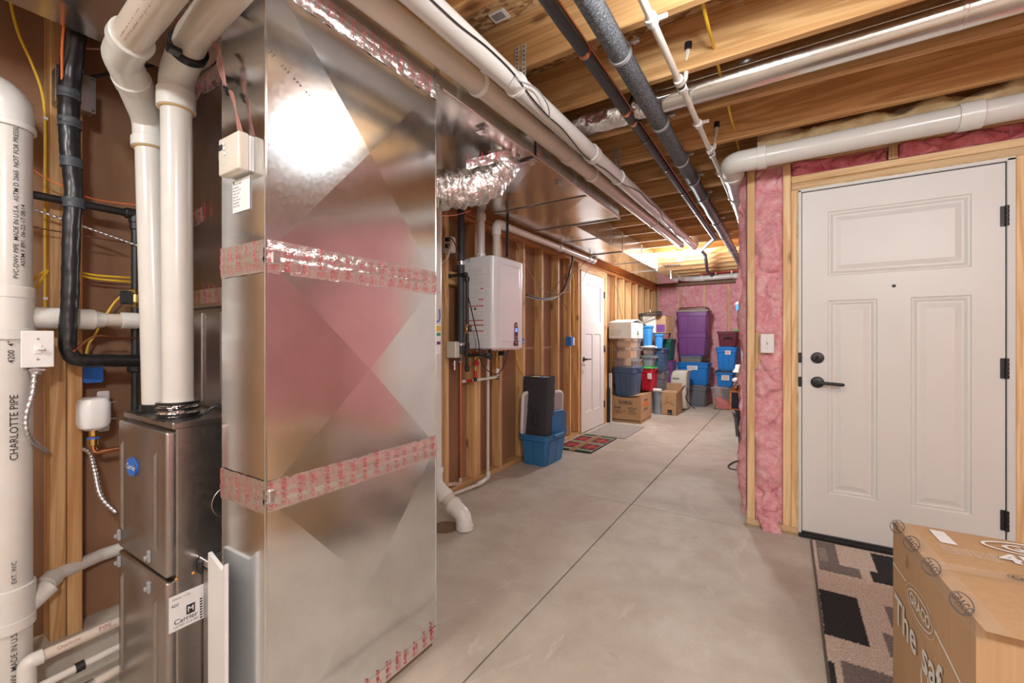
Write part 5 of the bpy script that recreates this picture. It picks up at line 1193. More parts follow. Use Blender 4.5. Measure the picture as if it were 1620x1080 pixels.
# plaid doormat and grey mat at the narrow door
pm = [P(906, 685, z=0), P(973, 694, z=0), P(932, 718, z=0), P(866, 709, z=0)]
mx0, mx1, my0, my1 = -2.11, -1.70, 4.19, 5.00
def plaid(x, y):
    s = (y-my0)/(my1-my0); t = (x-mx0)/(mx1-mx0)
    if abs(t-.47) < .075: return (.36, .20, .09) if (int(x*90)+int(y*55)) % 4 else (.20, .10, .045)
    if min(s, 1-s, t, 1-t) < .02: return (.02, .03, .025)
    col = .06 < t < .36 or .60 < t < .92
    row = .17 < s < .43 or .57 < s < .83
    if any(abs(s-k) < .014 for k in (.10, .47, .53, .90)): return (.55, .53, .43)
    if any(abs(s-k) < .010 for k in (.05, .145, .50, .855, .95)): return (.03, .10, .05)
    if col and row:
        if abs(s-.30) < .007 or abs(s-.70) < .007 or abs(t-.21) < .008 or abs(t-.76) < .008: return (.45, .22, .12)
        return (.30, .012, .03)
    base = (.02, .035, .03) if row else (.012, .05, .03)
    if abs(t-.40) < .012 or abs(t-.96) < .01: base = (.5, .47, .38)
    return base
# stripes run along the door wall's direction
painted('doormat', mx0, mx1, my0, my1, .011, 90, 150, plaid, 'mat_print', 'plaid red and green doormat with a brown band across it', 'doormat')
obj('floor_mat', gbox(-2.10, -1.61, 5.03, 5.87, .0005, .009, bev=.003), 'mat_grey', None, 'plain grey-beige floor mat in front of the narrow white door', cat='mat')

# ================================================================ TOTES AND BOXES
def tote(name, label, x0, x1, y0, y1, z0, z1, body, lid=None, group=None, taper=.022, ribs=3, rim=.012, lidh=.03, sticker=None, handles=True, cat='storage bin', inner=None, open_top=False):
    t = thing(name, label, cat, ((x0+x1)/2, (y0+y1)/2, z0), group)
    cx, cy, hx, hy = (x0+x1)/2, (y0+y1)/2, (x1-x0)/2, (y1-y0)/2
    lz = z1-(lidh if lid else 0)
    rs = []
    B_ = lambda k, z: ring(cx, cy, hx-rim-taper*(1-k)-(0 if k < 1 else 0), hy-rim-taper*(1-k), .03, z, 4)
    rs += [B_(-.05, z0), B_(0, z0+.008), B_(.85, z0+(lz-z0)*.80), B_(.86, z0+(lz-z0)*.80)]
    rs += [ring(cx, cy, hx-rim*.55, hy-rim*.55, .03, z0+(lz-z0)*.82, 4), ring(cx, cy, hx-rim*.5, hy-rim*.5, .03, lz-.018, 4), ring(cx, cy, hx, hy, .034, lz-.014, 4), ring(cx, cy, hx, hy, .034, lz, 4)]
    if open_top: rs += [ring(cx, cy, hx-.006, hy-.006, .03, lz, 4), ring(cx, cy, hx-rim-.01, hy-rim-.01, .03, lz-.02, 4), B_(.3, z0+(lz-z0)*.3), B_(-.1, z0+.02)]
    obj('bin_body', gloft(rs), body, t)
    H = (lz-z0)
    if ribs:
        # pressed ribs on the two long faces and the ends
        def ribg(u0, u1, face):
            zb, zt = z0+H*.06, z0+H*.78; ib, it = rim+taper*.94-.004, rim+taper*.14-.004; p = .006
            if face == 'f':
                return gpoly([(u0+.004, y0+ib+.004, zb), (u1-.004, y0+ib+.004, zb), (u1, y0+it+.004, zt), (u0, y0+it+.004, zt)], (0, -p, 0))
            return gpoly([(x1-ib-.004, u0+.004, zb), (x1-ib-.004, u1-.004, zb), (x1-it-.004, u1, zt), (x1-it-.004, u0, zt)], (p, 0, 0))
        W_ = x1-x0; D_ = y1-y0
        for k in range(ribs):
            a = x0+W_*(.12+.76*k/ribs)+.006; b = x0+W_*(.12+.76*(k+1)/ribs)-.006; obj('rib_panel', ribg(a, b, 'f'), body, t, smooth=False)
        for k in range(2):
            a = y0+D_*(.16+.68*k/2)+.006; b = y0+D_*(.16+.68*(k+1)/2)-.006; obj('rib_panel', ribg(a, b, 's'), body, t, smooth=False)
    if handles:
        for sx_, xx in ((1, x1), (-1, x0)): obj('grip', gbox(xx-.004*sx_, xx+.016*sx_, cy-hy*.42, cy+hy*.42, lz-.03, lz-.004, bev=.005), body, t)
    if lid:
        l = obj('lid', gloft([ring(cx, cy, hx+.003, hy+.003, .036, lz+.0005, 4), ring(cx, cy, hx+.006, hy+.006, .036, lz+.004, 4), ring(cx, cy, hx+.005, hy+.005, .036, lz+lidh*.55, 4), ring(cx, cy, hx-.012, hy-.012, .03, lz+lidh*.62, 4), ring(cx, cy, hx-.02, hy-.02, .03, lz+lidh*.45, 4), ring(cx, cy, hx-.035, hy-.035, .03, lz+lidh*.45, 4), ring(cx, cy, hx-.045, hy-.045, .03, lz+lidh, 4)]), lid, t)
        if name != 'clear_bin':
            for sx_, xx in ((1, x1), (-1, x0)): obj('lid_latch', gbox(xx-.01*sx_, xx+.014*sx_, cy-hy*.3, cy+hy*.3, lz-.012, lz+.008, bev=.004), lid, l)
    if sticker:
        a, b, c, d, mm = sticker
        s = obj('sticker', gbox(x0+(x1-x0)*a, x0+(x1-x0)*b, y0+.001, y0+rim+taper+.004, z0+H*c, z0+H*d), 'white', t, label='white paper sticker')
        for i in range(3): obj('sticker_line', gbox(x0+(x1-x0)*(a+.02), x0+(x1-x0)*(b-.05), y0, y0+.001, z0+H*(c+(d-c)*(.2+.25*i)), z0+H*(c+(d-c)*(.32+.25*i))), mm, s)
    return t
def FR(pl, pr, pt, pb, y, depth):
    x0, x1, z0, z1 = RC(pl, pr, pt, pb, y); return x0, x1, y, y+depth, z0, z1
def carton(name, label, b, material='cardboard_far', tapec='pvc_glue', group=None, cat='box', top=True):
    t = thing(name, label, cat, ((b[0]+b[1])/2, (b[2]+b[3])/2, b[4]), group)
    obj('carton_body', gbox(*b, bev=.004), material, t)
    return t
# --- stack beside the narrow door
UY = 6.06
ux0, ux1 = max(-2.152, P(965.5, 640, y=UY).x), P(1014, 640, y=UY).x
uz = .405
mv = thing('moving_box', 'big brown printed moving box on the floor under the slate blue bin', 'box', ((ux0+ux1)/2, UY+.27, 0))
def bulge(a, b): # front face with sag under the load
    return Vector((ux0+(ux1-ux0)*a, UY-.006*math.sin(math.pi*a)*math.sin(math.pi*b), uz*b-(.055*math.sin(math.pi*a)**.6 if b == 1 else 0)))
g1 = ggrid(16, 8, bulge); g2 = ggrid(8, 1, lambda a, b: Vector((ux1, UY+.55*a, uz*b-.012*math.sin(math.pi*a)*b))); g3 = gbox(ux0, ux1-.002, UY+.006, UY+.55, 0, uz-.06)
obj('carton_body', J(g1, g2, g3), 'cardboard', mv, smooth=False)
obj('flap', gpoly([(ux1, UY+.02, uz-.01), (ux1, UY+.5, uz-.01), (ux1-.20, UY+.45, uz-.045), (ux1-.2, UY+.05, uz-.045)], (0, 0, .004)), 'cardboard', mv, smooth=False)
obj('flap', gpoly([(ux0, UY+.0, uz), (ux0, UY+.5, uz), (ux0-.03, UY+.45, uz+.12), (ux0-.03, UY+.06, uz+.12)], (.004, 0, 0)), 'cardboard', mv, smooth=False)
uw = ux1-ux0
ft = lambda s, sz, a, z, bold=.02, m_='ink', al='CENTER': obj('box_print', gtext(s, sz, (ux0+uw*a, UY-.009, z), (1, 0, 0), (0, 0, 1), 0, al, bold=bold), m_, mv, smooth=False)
ft('U-HAUL', .052, .5, .285); ft('SAVE!', .038, .24, .205); ft('Recycle', .026, .25, .165, .01); ft('or return it', .026, .25, .135, .01); ft('or', .03, .47, .165, .01)
for i, s in enumerate(('unused boxes', 'buy back', 'guarantee', 'any location')): ft(s, .024, .72, .215-.027*i, .01)
ob_ = J(gbox(ux0+uw*.28, ux0+uw*.72, UY-.0095, UY-.008, .253, .256), gbox(ux0+uw*.28, ux0+uw*.72, UY-.0095, UY-.008, .314, .317), gbox(ux0+uw*.28, ux0+uw*.285, UY-.0095, UY-.008, .253, .317), gbox(ux0+uw*.715, ux0+uw*.72, UY-.0095, UY-.008, .253, .317))
obj('print_frame', ob_, 'ink', mv, smooth=False); obj('print_bar', gbox(ux0+.01, ux1-.01, UY-.0085, UY-.0005, .030, .040), 'ink', mv)
obj('print_bar', gbox(ux1+.0002, ux1+.001, UY+.03, UY+.5, .030, .040), 'ink', mv)
obj('box_print', gtext('U-HAUL', .05, (ux1+.001, UY+.24, .31), (0, 1, 0), (0, 0, 1), 0, 'CENTER', bold=.02), 'ink', mv, smooth=False); obj('print_block', gbox(ux1, ux1+.001, UY+.10, UY+.38, .235, .275), 'orange', mv)
obj('box_print', gtext('MEDIUM', .045, (ux1+.001, UY+.24, .18), (0, 1, 0), (0, 0, 1), 0, 'CENTER', bold=.01), 'ink', mv, smooth=False)
# slate tote
tx0, tx1 = max(-2.145, P(967, 600, y=6.10).x), P(1002, 600, y=6.26).x
def stackz(py, y=6.10, px=985): return P(px, py, y=y).z
ty0, ty1 = 6.09, 6.58
tx1 = P(1003.5, 600, y=ty0).x
tote('storage_tote', 'slate blue storage tote bulging on top of the printed moving box', max(-2.150, tx0-.02), tx1, ty0, ty1, .352, stackz(581), 'tote_navy', taper=.03)
z = stackz(581)+.003
for k, (pt, lb) in enumerate(((568.5, 'clear plastic bin directly on the slate blue tote'), (551, 'clear plastic bin with orange-tan slats inside, middle of the see-through three'), (535.5, 'clear plastic bin with tan slats inside, right under the white box'))):
    zt = stackz(pt); a, b = tx0+.01, tx1-.01
    tote('clear_bin', lb, a, b, ty0+.03, ty1-.03, z, zt-.002, 'clear_plastic', 'clear_plastic', ribs=0, taper=.014, lidh=.016, handles=False, group='see-through bins in the stack by the narrow door')
    if k:
        for j in range(2):
            obj('wooden_block', gbox(a+.045, b-.05, ty0+.06+.17*j, ty0+.16+.17*j, z+.014, zt-.035, bev=.012), 'tan', None, ('front' if j == 0 else 'rear')+' tan wooden piece inside the '+('middle' if k == 1 else 'top')+' see-through bin', cat='wood', group='tan pieces inside clear bins')
    z = zt+.002
wb0, wb1 = max(-2.152, P(960.5, 520, y=5.98).x), P(999, 520, y=5.98).x
wbx = thing('white_box', 'white cardboard box with green tree print topping the see-through bins', 'box', ((wb0+wb1)/2, 6.3, z))
zt = P(980, 510, y=5.98).z
obj('carton_body', gbox(wb0, wb1, 5.98, 6.56, z, zt, bev=.004), 'card_white', wbx)
obj('lid_flap', gpoly([(wb0, 5.98, zt+.001), (wb1, 5.98, zt+.001), (wb1+.01, 6.26, zt+.045), (wb0+.03, 6.26, zt+.05)], (0, .002, .004)), 'card_white', wbx, smooth=False); obj('lid_flap', gpoly([(wb0+.03, 6.26, zt+.048), (wb1+.01, 6.26, zt+.043), (wb1, 6.56, zt+.01), (wb0, 6.56, zt+.01)], (0, .002, .004)), 'card_white', wbx, smooth=False)
for i in range(3): obj('box_print', gtext(('natural fresh trees', 'keep cool and dry', 'handle with care')[i], .022, (wb0+.03, 5.9785, z+.11-.028*i), (1, 0, 0), (0, 0, 1), 0), 'print_green', wbx, smooth=False)
obj('tree_print', J(gpoly([(wb1+.001, 6.22, z+.05), (wb1+.001, 6.34, z+.05), (wb1+.001, 6.28, z+.14)], (.0005, 0, 0)), gbox(wb1+.0005, wb1+.0015, 6.275, 6.285, z+.03, z+.05), gbox(wb1+.0005, wb1+.0015, 6.22, 6.34, z+.02, z+.028)), 'print_green', wbx, smooth=False)
obj('foam_board', gbox(*(lambda a, b: (-2.155, b.x, 5.99, 6.005, 0, P(964, 590, y=6.0).z))(P(959.5, 600, y=6.0), P(968, 600, y=6.0)), bev=.002), 'white', None, 'narrow white board standing between the door jamb and the moving box', cat='board')
bb_ = P(959, 600, y=5.93), P(965, 600, y=5.93)
obj('dark_panel', gbox(bb_[0].x, bb_[1].x, 5.92, 5.94, 0, P(960, 613, y=5.93).z, bev=.003), 'ink', None, 'small dark panel beside the narrow white board', cat='panel')

# --- second row behind
def T(name, label, pl, pr, pt, pb, y, depth, body, lid=None, **kw): return tote(name, label, *FR(pl, pr, pt, pb, y, depth), body, lid, **kw)
SB = 'second-row bins behind the moving box'
b = list(FR(1026, 1046, 619, 655, 7.05, .40)); b[4] = 0
tote('storage_tote', 'slate grey low bin on the floor under the red tote', *b, 'tote_slate', None, group=SB)
T('storage_tote', 'red storage tote with a green lid behind the slate blue one', 1012, 1032, 580, 618.5, 6.80, .45, 'tote_red', 'lid_green', group=SB, sticker=(.62, .9, .55, .8, 'line_grey'))
T('storage_tote', 'smoky grey low bin on the green lid', 1013, 1033, 561, 579.5, 6.84, .40, 'tote_slate', 'smoky_plastic', group=SB, ribs=0)
T('storage_tote', 'clear bin of mixed colourful things below the light blue buckets', 1013, 1033, 546.5, 560.5, 6.84, .40, 'clear_plastic', 'white_plastic', group=SB, ribs=0, handles=False)
for k, (pt, c) in enumerate(((1015, 'tote_maroon'), (1020, 'amber'), (1026, 'tote_purple'))):
    q0 = P(pt, 557, y=6.9); obj('cloth_roll', gcyl((q0.x, 6.92, q0.z), (q0.x, 7.12, q0.z), .035, 14, .008), c, None, ('dark red', 'orange', 'purple')[k]+' rolled cloth inside the clear bin under the buckets', cat='cloth')
def bucket(label, pc, pt, pb, wpx, y, material, name='trash_bin', cat='bin'):
    c = P(pc, pt, y=y); z1 = c.z; z0 = P(pc, pb, y=y).z; r1 = (P(pc+wpx/2, pt, y=y).x-P(pc-wpx/2, pt, y=y).x)/2*.9; r0 = r1*.78
    t = thing(name, label, cat, (c.x, y+r1, z0))
    cy = y+r1
    obj('bin_body', gloft([ring(c.x, cy, r0, r0, r0*.7, z0, 5), ring(c.x, cy, r1*.95, r1*.95, r1*.7, z1-.03, 5), ring(c.x, cy, r1+.008, r1+.008, r1*.7, z1-.028, 5), ring(c.x, cy, r1+.008, r1+.008, r1*.7, z1, 5), ring(c.x, cy, r1-.004, r1-.004, r1*.7, z1, 5), ring(c.x, cy, r0*.9, r0*.9, r0*.6, z0+.02, 5)]), material, t)
    return t
bucket('tall light blue bin, left one of two, above the clear bin of colourful things', 1022, 515, 546.5, 19, 6.86, 'bin_sky')
bucket('light blue bin half hidden right of its taller twin', 1041, 528, 551, 15, 7.05, 'bin_sky')
T('storage_tote', 'dark blue tote wedged right of the smoky grey bin', 1034, 1050, 551, 588, 7.10, .45, 'tote_navy', None, group=SB)
b = list(FR(1036, 1050, 588, 634, 7.16, .40)); b[4] = 0
tote('storage_tote', 'grey tall bin on the floor under the dark blue tote', *b, 'tote_grey', None, group=SB)
c = P(1039, 636, y=6.98); obj('grey_bucket', gloft([ring(c.x, 7.05, .065, .065, .06, 0, 5), ring(c.x, 7.05, .05, .05, .045, .15, 5), ring(c.x, 7.05, .075, .075, .07, P(1039, 622, y=6.98).z, 5), ring(c.x, 7.05, .08, .08, .07, P(1039, 620, y=6.98).z+.01, 5)]), 'tote_slate', None, 'waisted grey-white stool in front of the grey tall bin', cat='stool')
obj('wrap', gcyl((c.x-.06, 6.99, P(1039, 620, y=6.98).z+.03), (c.x+.07, 6.99, P(1039, 620, y=6.98).z+.03), .028, 14, .006), 'white', None, 'white roll lying on the waisted grey stool', cat='roll')
# white-brown open box with tripod legs on top
ox0, ox1, oy0, oy1, oz0, oz1 = FR(1018, 1053, 500, 527, 7.20, .45)
ob = thing('open_box', 'cardboard box with white and purple print high on the light blue bins', 'box', ((ox0+ox1)/2, oy0+.2, oz0))
obj('carton_body', gbox(ox0, ox1, oy0, oy1, oz0, oz1, bev=.004), 'cardboard_far', ob); obj('white_print', gbox(ox0, ox0+.20, oy0-.001, oy0, oz0+.01, oz1-.005), 'card_white', ob); obj('purple_print', gbox(ox0+.21, ox1-.01, oy0-.001, oy0, oz0+.02, oz0+.14), 'tote_purple', ob)
obj('rim_edge', J(gbox(ox0, ox1, oy0-.002, oy0+.004, oz1, oz1+.006), gbox(ox1-.004, ox1+.002, oy0, oy1, oz1, oz1+.006)), 'card_dark', ob)
p0, p1 = P(1057, 500, y=7.62), P(1067, 536, y=7.62)
obj('leaning_board', gpoly([(p0.x, 7.62, P(1054, 536, y=7.55).z+.002), (p0.x+.07, 7.62, P(1054, 536, y=7.55).z+.002), (p1.x+.0, 7.62, p0.z+.01), (p0.x+.04, 7.62, p0.z+.01)], (0, .02, 0)), 'card_dark', None, 'dark board leaning behind the high cardboard box', cat='board', smooth=False)
tr = thing('tripod', 'folded black tripod lying across the high cardboard box', 'tripod', P(1015, 505, y=6.95))
Y = 6.95
obj('leg', gtube([P(1012, 497, y=Y), P(1015, 512, y=Y), P(1021, 515.5, y=Y)], .022, 10, .02), 'black_plastic', tr); obj('leg', gtube([P(1014, 498, y=Y), P(1048, 497, y=Y+.2)], .012, 10), 'black_plastic', tr)
obj('leg', gtube([P(1014, 496, y=Y), P(1044, 492.5, y=Y+.2)], .008, 10), 'black_plastic', tr); obj('bracket', J(gbox(*FR(1011, 1016, 495.5, 501, Y-.02, .04), bev=.005), gbox(*FR(1039, 1046, 492, 499, Y+.15, .04), bev=.005)), 'black_plastic', tr)
obj('hook', gtube([P(1029, 495, y=Y+.1), P(1028, 489, y=Y+.1), P(1033, 489, y=Y+.1)], .006, 8, .01), 'steel', tr)
# green and purple column
T('storage_tote', 'dark green tote on the narrow purple one in the far corner', 1046, 1062, 536, 570, 7.55, .45, 'tote_green', None)
b = list(FR(1047, 1062, 570.5, 650, 7.6, .45)); b[4] = 0
tote('storage_tote', 'narrow purple tote under the dark green one, behind the open brown box', *b, 'tote_purple', None)
# open brown box
q0 = P(1045, 652, y=7.05)
cx0, cx1, cy0_, cy1_ = P(1045.5, 650, y=7.02).x, P(1071, 650, y=7.02).x, 7.02, 7.42; cz1 = P(1058, 621, y=7.02).z
bx2 = thing('shipping_box', 'small open brown shipping box on the floor with a dark logo square', 'box', ((cx0+cx1)/2, 7.2, 0))
obj('carton_body', J(gbox(cx0, cx1, cy0_, cy0_+.006, 0, cz1), gbox(cx0, cx0+.006, cy0_, cy1_, 0, cz1), gbox(cx1-.006, cx1, cy0_, cy1_, 0, cz1), gbox(cx0, cx1, cy1_-.006, cy1_, 0, cz1), gbox(cx0, cx1, cy0_, cy1_, 0, .006)), 'cardboard', bx2, smooth=False)
fz = P(1060, 607, y=7.42).z
obj('flap', gbox(cx0, cx1, cy1_-.004, cy1_, cz1, fz+.02), 'cardboard', bx2); obj('flap', gpoly([(cx1, cy0_+.01, cz1), (cx1, cy1_, cz1), (cx1+.06, cy1_, cz1+.10), (cx1+.06, cy0_+.1, cz1+.10)], (.004, 0, 0)), 'cardboard', bx2, smooth=False); obj('flap', gpoly([(cx0, cy0_, cz1), (cx1, cy0_, cz1), (cx1-.02, cy0_+.14, cz1+.02), (cx0+.02, cy0_+.14, cz1+.02)], (0, 0, .004)), 'cardboard', bx2, smooth=False)
cw = cx1-cx0
lg = obj('logo_square', gbox(cx0+cw*.42, cx0+cw*.70, cy0_-.001, cy0_, .005, .085), 'ink', bx2); obj('logo_smile', gtube(spline([(cx0+cw*.48, cy0_-.0015, .03), (cx0+cw*.56, cy0_-.0015, .022), (cx0+cw*.64, cy0_-.0015, .032)], 5), .002, 6), 'card_white', lg)
obj('print_arc', gtube(spline([(cx0+cw*.18, cy0_-.0005, cz1-.19), (cx0+cw*.5, cy0_-.0005, cz1-.145), (cx0+cw*.82, cy0_-.0005, cz1-.19)], 6), .003, 6), 'card_dark', bx2); obj('print_bar', gbox(cx0+cw*.36, cx0+cw*.39, cy0_-.001, cy0_, cz1-.15, cz1-.05), 'card_dark', bx2)
# dehumidifier / air conditioner
ax0, ax1, az0, az1 = RC(1060, 1083, 586, 643, 7.66); az0 = 0
ac = thing('portable_air_conditioner', 'off-white portable air conditioner standing right of the small open box', 'appliance', ((ax0+ax1)/2, 7.85, 0))
def aring(z, k): return ring((ax0+ax1)/2+.06*k, 7.84, (ax1-ax0)/2+.02-.02*k, .19-.03*k, .05, z, 6)
obj('case', gloft([aring(.02, .3), aring(.04, 0), aring(.30, 0), aring(az1-.10, .25), aring(az1-.03, .55), aring(az1-.005, .9), aring(az1, 1.4)]), 'appliance', ac)
obj('base', gloft([ring((ax0+ax1)/2, 7.84, (ax1-ax0)/2+.01, .18, .05, 0, 6), ring((ax0+ax1)/2, 7.84, (ax1-ax0)/2+.01, .18, .05, .03, 6)]), 'ink', ac)
obj('brand_plate', gbox(ax0+.05, ax0+.15, 7.640, 7.652, az1-.13, az1-.12), 'grey', ac); obj('side_grille', J(*[gbox(ax1+.012, ax1+.022, 7.74, 7.90, .16+.03*i, .172+.03*i) for i in range(8)]), 'ink', ac, kind='stuff')
obj('cord', gtube(spline([(ax1+.02, 7.70, .40), (ax1+.05, 7.66, .30), (ax1+.02, 7.66, .22), (ax1+.06, 7.75, .10), (ax1+.14, 7.8, .02)], 6), .007, 8), 'black_plastic', ac)
# --- purple tower
GY = 8.18
TW = 'tower of bins by the pink back wall'
b = list(FR(1081, 1118, 609, 645, GY, .42)); b[4] = 0
tote('storage_tote', 'grey tote on the floor at the bottom of the purple tower', *b, 'tote_grey', 'tote_grey', group=TW)
zt = b[5]+.002
def TT(lb, pl, pr, pt, pb, body, lid=None, **kw):
    global zt
    bb3 = list(FR(pl, pr, pt, pb, GY, .42)); bb3[4] = zt; t = tote(kw.pop('name', 'storage_tote'), lb, *bb3, body, lid, group=TW, **kw); zt = bb3[5]+.002; return t
TT('bright blue tote with a white sticker under the purple tower', 1070, 1121, 573, 609, 'tote_bright', 'tote_bright', sticker=(.34, .66, .72, .92, 'line_grey'))
TT('shallow clear bin with a blue lid under the lower purple tote', 1074, 1111, 562, 572.5, 'clear_plastic', 'tote_bright', name='clear_bin', ribs=0, handles=False, taper=.01, lidh=.012)
obj('cloth_stuffing', ggrid(20, 10, lambda a, b2: Vector((b[0]+.06+.33*a, GY+.05+.3*b2, zt-.075+.02*noise.noise(Vector((a*9, b2*9, 0)))))), 'lid_green', None, 'greenish items filling the shallow clear bin', cat='contents', kind='stuff')
TT('lower of the two purple totes by the back wall', 1070, 1118, 527, 562, 'tote_purple'); TT('upper of the two purple totes by the back wall', 1069, 1120, 493, 527, 'tote_purple')
rx0, rx1, rz0, rz1 = RC(1071, 1120, 485, 493, GY)
rl = thing('rolled_rugs', 'folded beige and rust rugs lying on the upper purple tote', 'rug', ((rx0+rx1)/2, GY+.2, zt))
obj('lower_fold', gloft([ring((rx0+rx1)/2, GY+.21, (rx1-rx0)/2, .20, .03, zt+.001, 4), ring((rx0+rx1)/2, GY+.21, (rx1-rx0)/2+.01, .21, .03, zt+.018, 4), ring((rx0+rx1)/2, GY+.21, (rx1-rx0)/2, .20, .03, zt+.034, 4)]), 'mat_grey', rl)
obj('upper_fold', gloft([ring((rx0+rx1)/2, GY+.21, (rx1-rx0)/2-.02, .19, .03, zt+.034, 4), ring((rx0+rx1)/2, GY+.21, (rx1-rx0)/2-.02, .19, .03, zt+.07, 4), ring((rx0+rx1)/2, GY+.21, (rx1-rx0)/2-.05, .16, .03, zt+.085, 4)]), 'brown', rl, label='rust-brown folded rug')
# --- right stack by the back wall
GY = 8.05; TW = 'bins stacked beside the wall end'
b = list(FR(1124, 1156, 612, 646, GY-.05, .42)); b[4] = 0
tote('clear_bin', 'smoky clear bin with a coral-red bundle inside on the floor', *b, 'smoky_plastic', 'clear_plastic', group=TW, ribs=0)
zt = b[5]+.002
obj('red_bundle', gloft([ring(b[0]+.19, GY+.08, .13, .08, .05, .012, 5), ring(b[0]+.20, GY+.08, .13, .09, .05, .06, 5), ring(b[0]+.15, GY+.08, .10, .08, .05, .14, 5), ring(b[0]+.10, GY+.07, .045, .05, .03, .20, 5)]), 'coral', None, 'coral-red bundle inside the smoky clear bin', cat='bundle')
TT('small bright blue bin with a white sticker on the smoky clear bin', 1131, 1161, 586, 614, 'tote_bright', 'tote_dark', sticker=(.35, .75, .45, .8, 'grey'))
TT('tall bright blue bin with a small red-white tag', 1132, 1166, 548, 586, 'tote_bright', 'tote_bright', sticker=(.45, .7, .72, .9, 'red'))
mc_ = TT('dark maroon storage case on the tall bright blue bin', 1134, 1168, 524, 548, 'tote_maroon', None, ribs=0, handles=False)
obj('case_handle', gtube(spline([P(1144, 536, y=GY-.01), P(1148, 533.5, y=GY-.015), P(1155, 533.5, y=GY-.015), P(1159, 536, y=GY-.01)], 5), .009, 8), 'ink', mc_)
obj('green_lid', gbox(*FR(1160, 1172, 521, 524, GY, .3), bev=.004), 'lid_green', None, 'green lid sliver on the dark maroon case', cat='lid')
# --- things half hidden behind the wall end
q0, q1 = P(1155, 650, y=5.45), P(1180, 650, y=5.45)
dn_ = P(1162, 700, z=0)
tote('storage_tote', 'dark navy bin on the floor half hidden by the wall end, nearest', P(1163, 700, y=5.36).x, -.30, 5.36, 5.76, 0, P(1165, 650, y=5.36).z, 'tote_dark', None)
tote('storage_tote', 'slate bin on the floor behind the dark navy one at the wall end', P(1161.5, 680, y=5.90).x-.02, -.30, 5.86, 6.28, 0, P(1162, 652, y=5.9).z, 'tote_grey', None)
zz_ = P(1160, 648.5, y=5.42).z; bx0 = P(1154.5, 620, y=5.42).x
bzt = P(1160, 618, y=5.42).z
wd = thing('wood_crate', 'open wood-edged dark crate of odds and ends on the navy bin', 'crate', (bx0+.15, 5.6, zz_))
wx1 = bx0+.20
obj('crate_side', gbox(bx0, wx1, 5.42, 5.43, zz_, bzt-.01), 'tote_dark', wd, label='dark blue crate panel')
for b_3 in ((bx0, bx0+.018, 5.412, 5.425, zz_, bzt), (wx1-.018, wx1, 5.412, 5.425, zz_, bzt), (bx0, wx1, 5.41, 5.424, zz_, zz_+.018), (bx0, wx1, 5.41, 5.424, bzt-.018, bzt), (bx0, bx0+.012, 5.425, 5.80, zz_, bzt), (wx1-.012, wx1, 5.425, 5.80, zz_, bzt), (bx0, wx1, 5.79, 5.80, zz_, bzt), (bx0, wx1, 5.42, 5.80, zz_, zz_+.01)): obj('crate_slat', gbox(*b_3), 'pine_x', wd)
obj('crate_flap', gpoly([(bx0, 5.43, bzt), (bx0+.012, 5.43, bzt), P(1176, 591, y=5.44), P(1172, 591, y=5.44)], (0, .34, 0)), 'cardboard', wd, smooth=False, label='raised cardboard flap')
for k, (px, py, mm, lb) in enumerate(((1169, 612, 'brass', 'gold ornament'), (1173, 606, 'cream_plastic', 'cream ornament'), (1168, 617, 'copper', 'copper ornament'), (1174, 615, 'brass', 'second gold ornament'))):
    obj('ornament', gsphere(P(px, py, y=5.55), .025, 1, 1, .8, 12), mm, None, lb+' among the odds and ends in the wood-edged crate', cat='ornament')
Y = 6.7
wl_ = thing('white_lamp', 'white plastic lampshade piece behind the wood-edged crate', 'lamp', P(1168, 602, y=Y))
c = P(1169, 580, y=Y)
obj('shade', glathe([(.035, .03), (.045, .02), (.05, -.02), (.075, -.06), (.08, -.075), (.05, -.075)], c, (0, 0, 1), 20), 'white_plastic', wl_); obj('stem', gcyl(c+Vector((0, 0, -.20)), c+Vector((0, 0, -.07)), .035, 16), 'tote_slate', wl_)
obj('base_cap', glathe([(.06, 0), (.06, .03), (.03, .05)], P(1166, 603, y=Y), (0, 0, 1), 18), 'white_plastic', wl_); 
bn = tote('storage_tote', 'slate grey bin carrying the white lampshade behind the wood-edged crate', P(1160, 640, y=6.6).x, -.32, 6.60, 6.95, 0, P(1165, 606, y=6.6).z-.01, 'tote_slate', None)
obj('light_blue_tub', gloft([ring(P(1171, 480, y=6.7).x, 6.78, .05, .07, .03, P(1171, 491, y=6.7).z, 4), ring(P(1171, 480, y=6.7).x, 6.78, .06, .08, .03, P(1171, 481, y=6.7).z, 4)]), 'bin_sky', None, 'light blue tub high up behind the fluffy wall end', cat='tub')
obj('tub_lid', gloft([ring(P(1171, 480, y=6.7).x, 6.78, .068, .088, .03, P(1171, 481, y=6.7).z+.001, 4), ring(P(1171, 480, y=6.7).x, 6.78, .05, .07, .03, P(1171, 477, y=6.7).z, 4)]), 'white_plastic', None, 'white lid on the light blue tub high at the wall end', cat='lid')
st3 = P(1170, 500, y=6.1)
tote('storage_tote', 'slate bin stacked under the light blue tub, hidden by fluff', P(1171, 480, y=6.7).x-.02, -.29, 6.70, 6.90, P(1165, 606, y=6.6).z-.008, P(1171, 491, y=6.7).z-.002, 'tote_slate', None, ribs=0, handles=False)
# floor cord
cd3 = [P(px, py, z=.008) for px, py in ((1185, 728), (1172, 728), (1160, 731), (1152, 737), (1157, 741), (1168, 743))]
cable('short black cord looping on the floor at the wall end', cd3, .0055, 'black_plastic', name='cord')

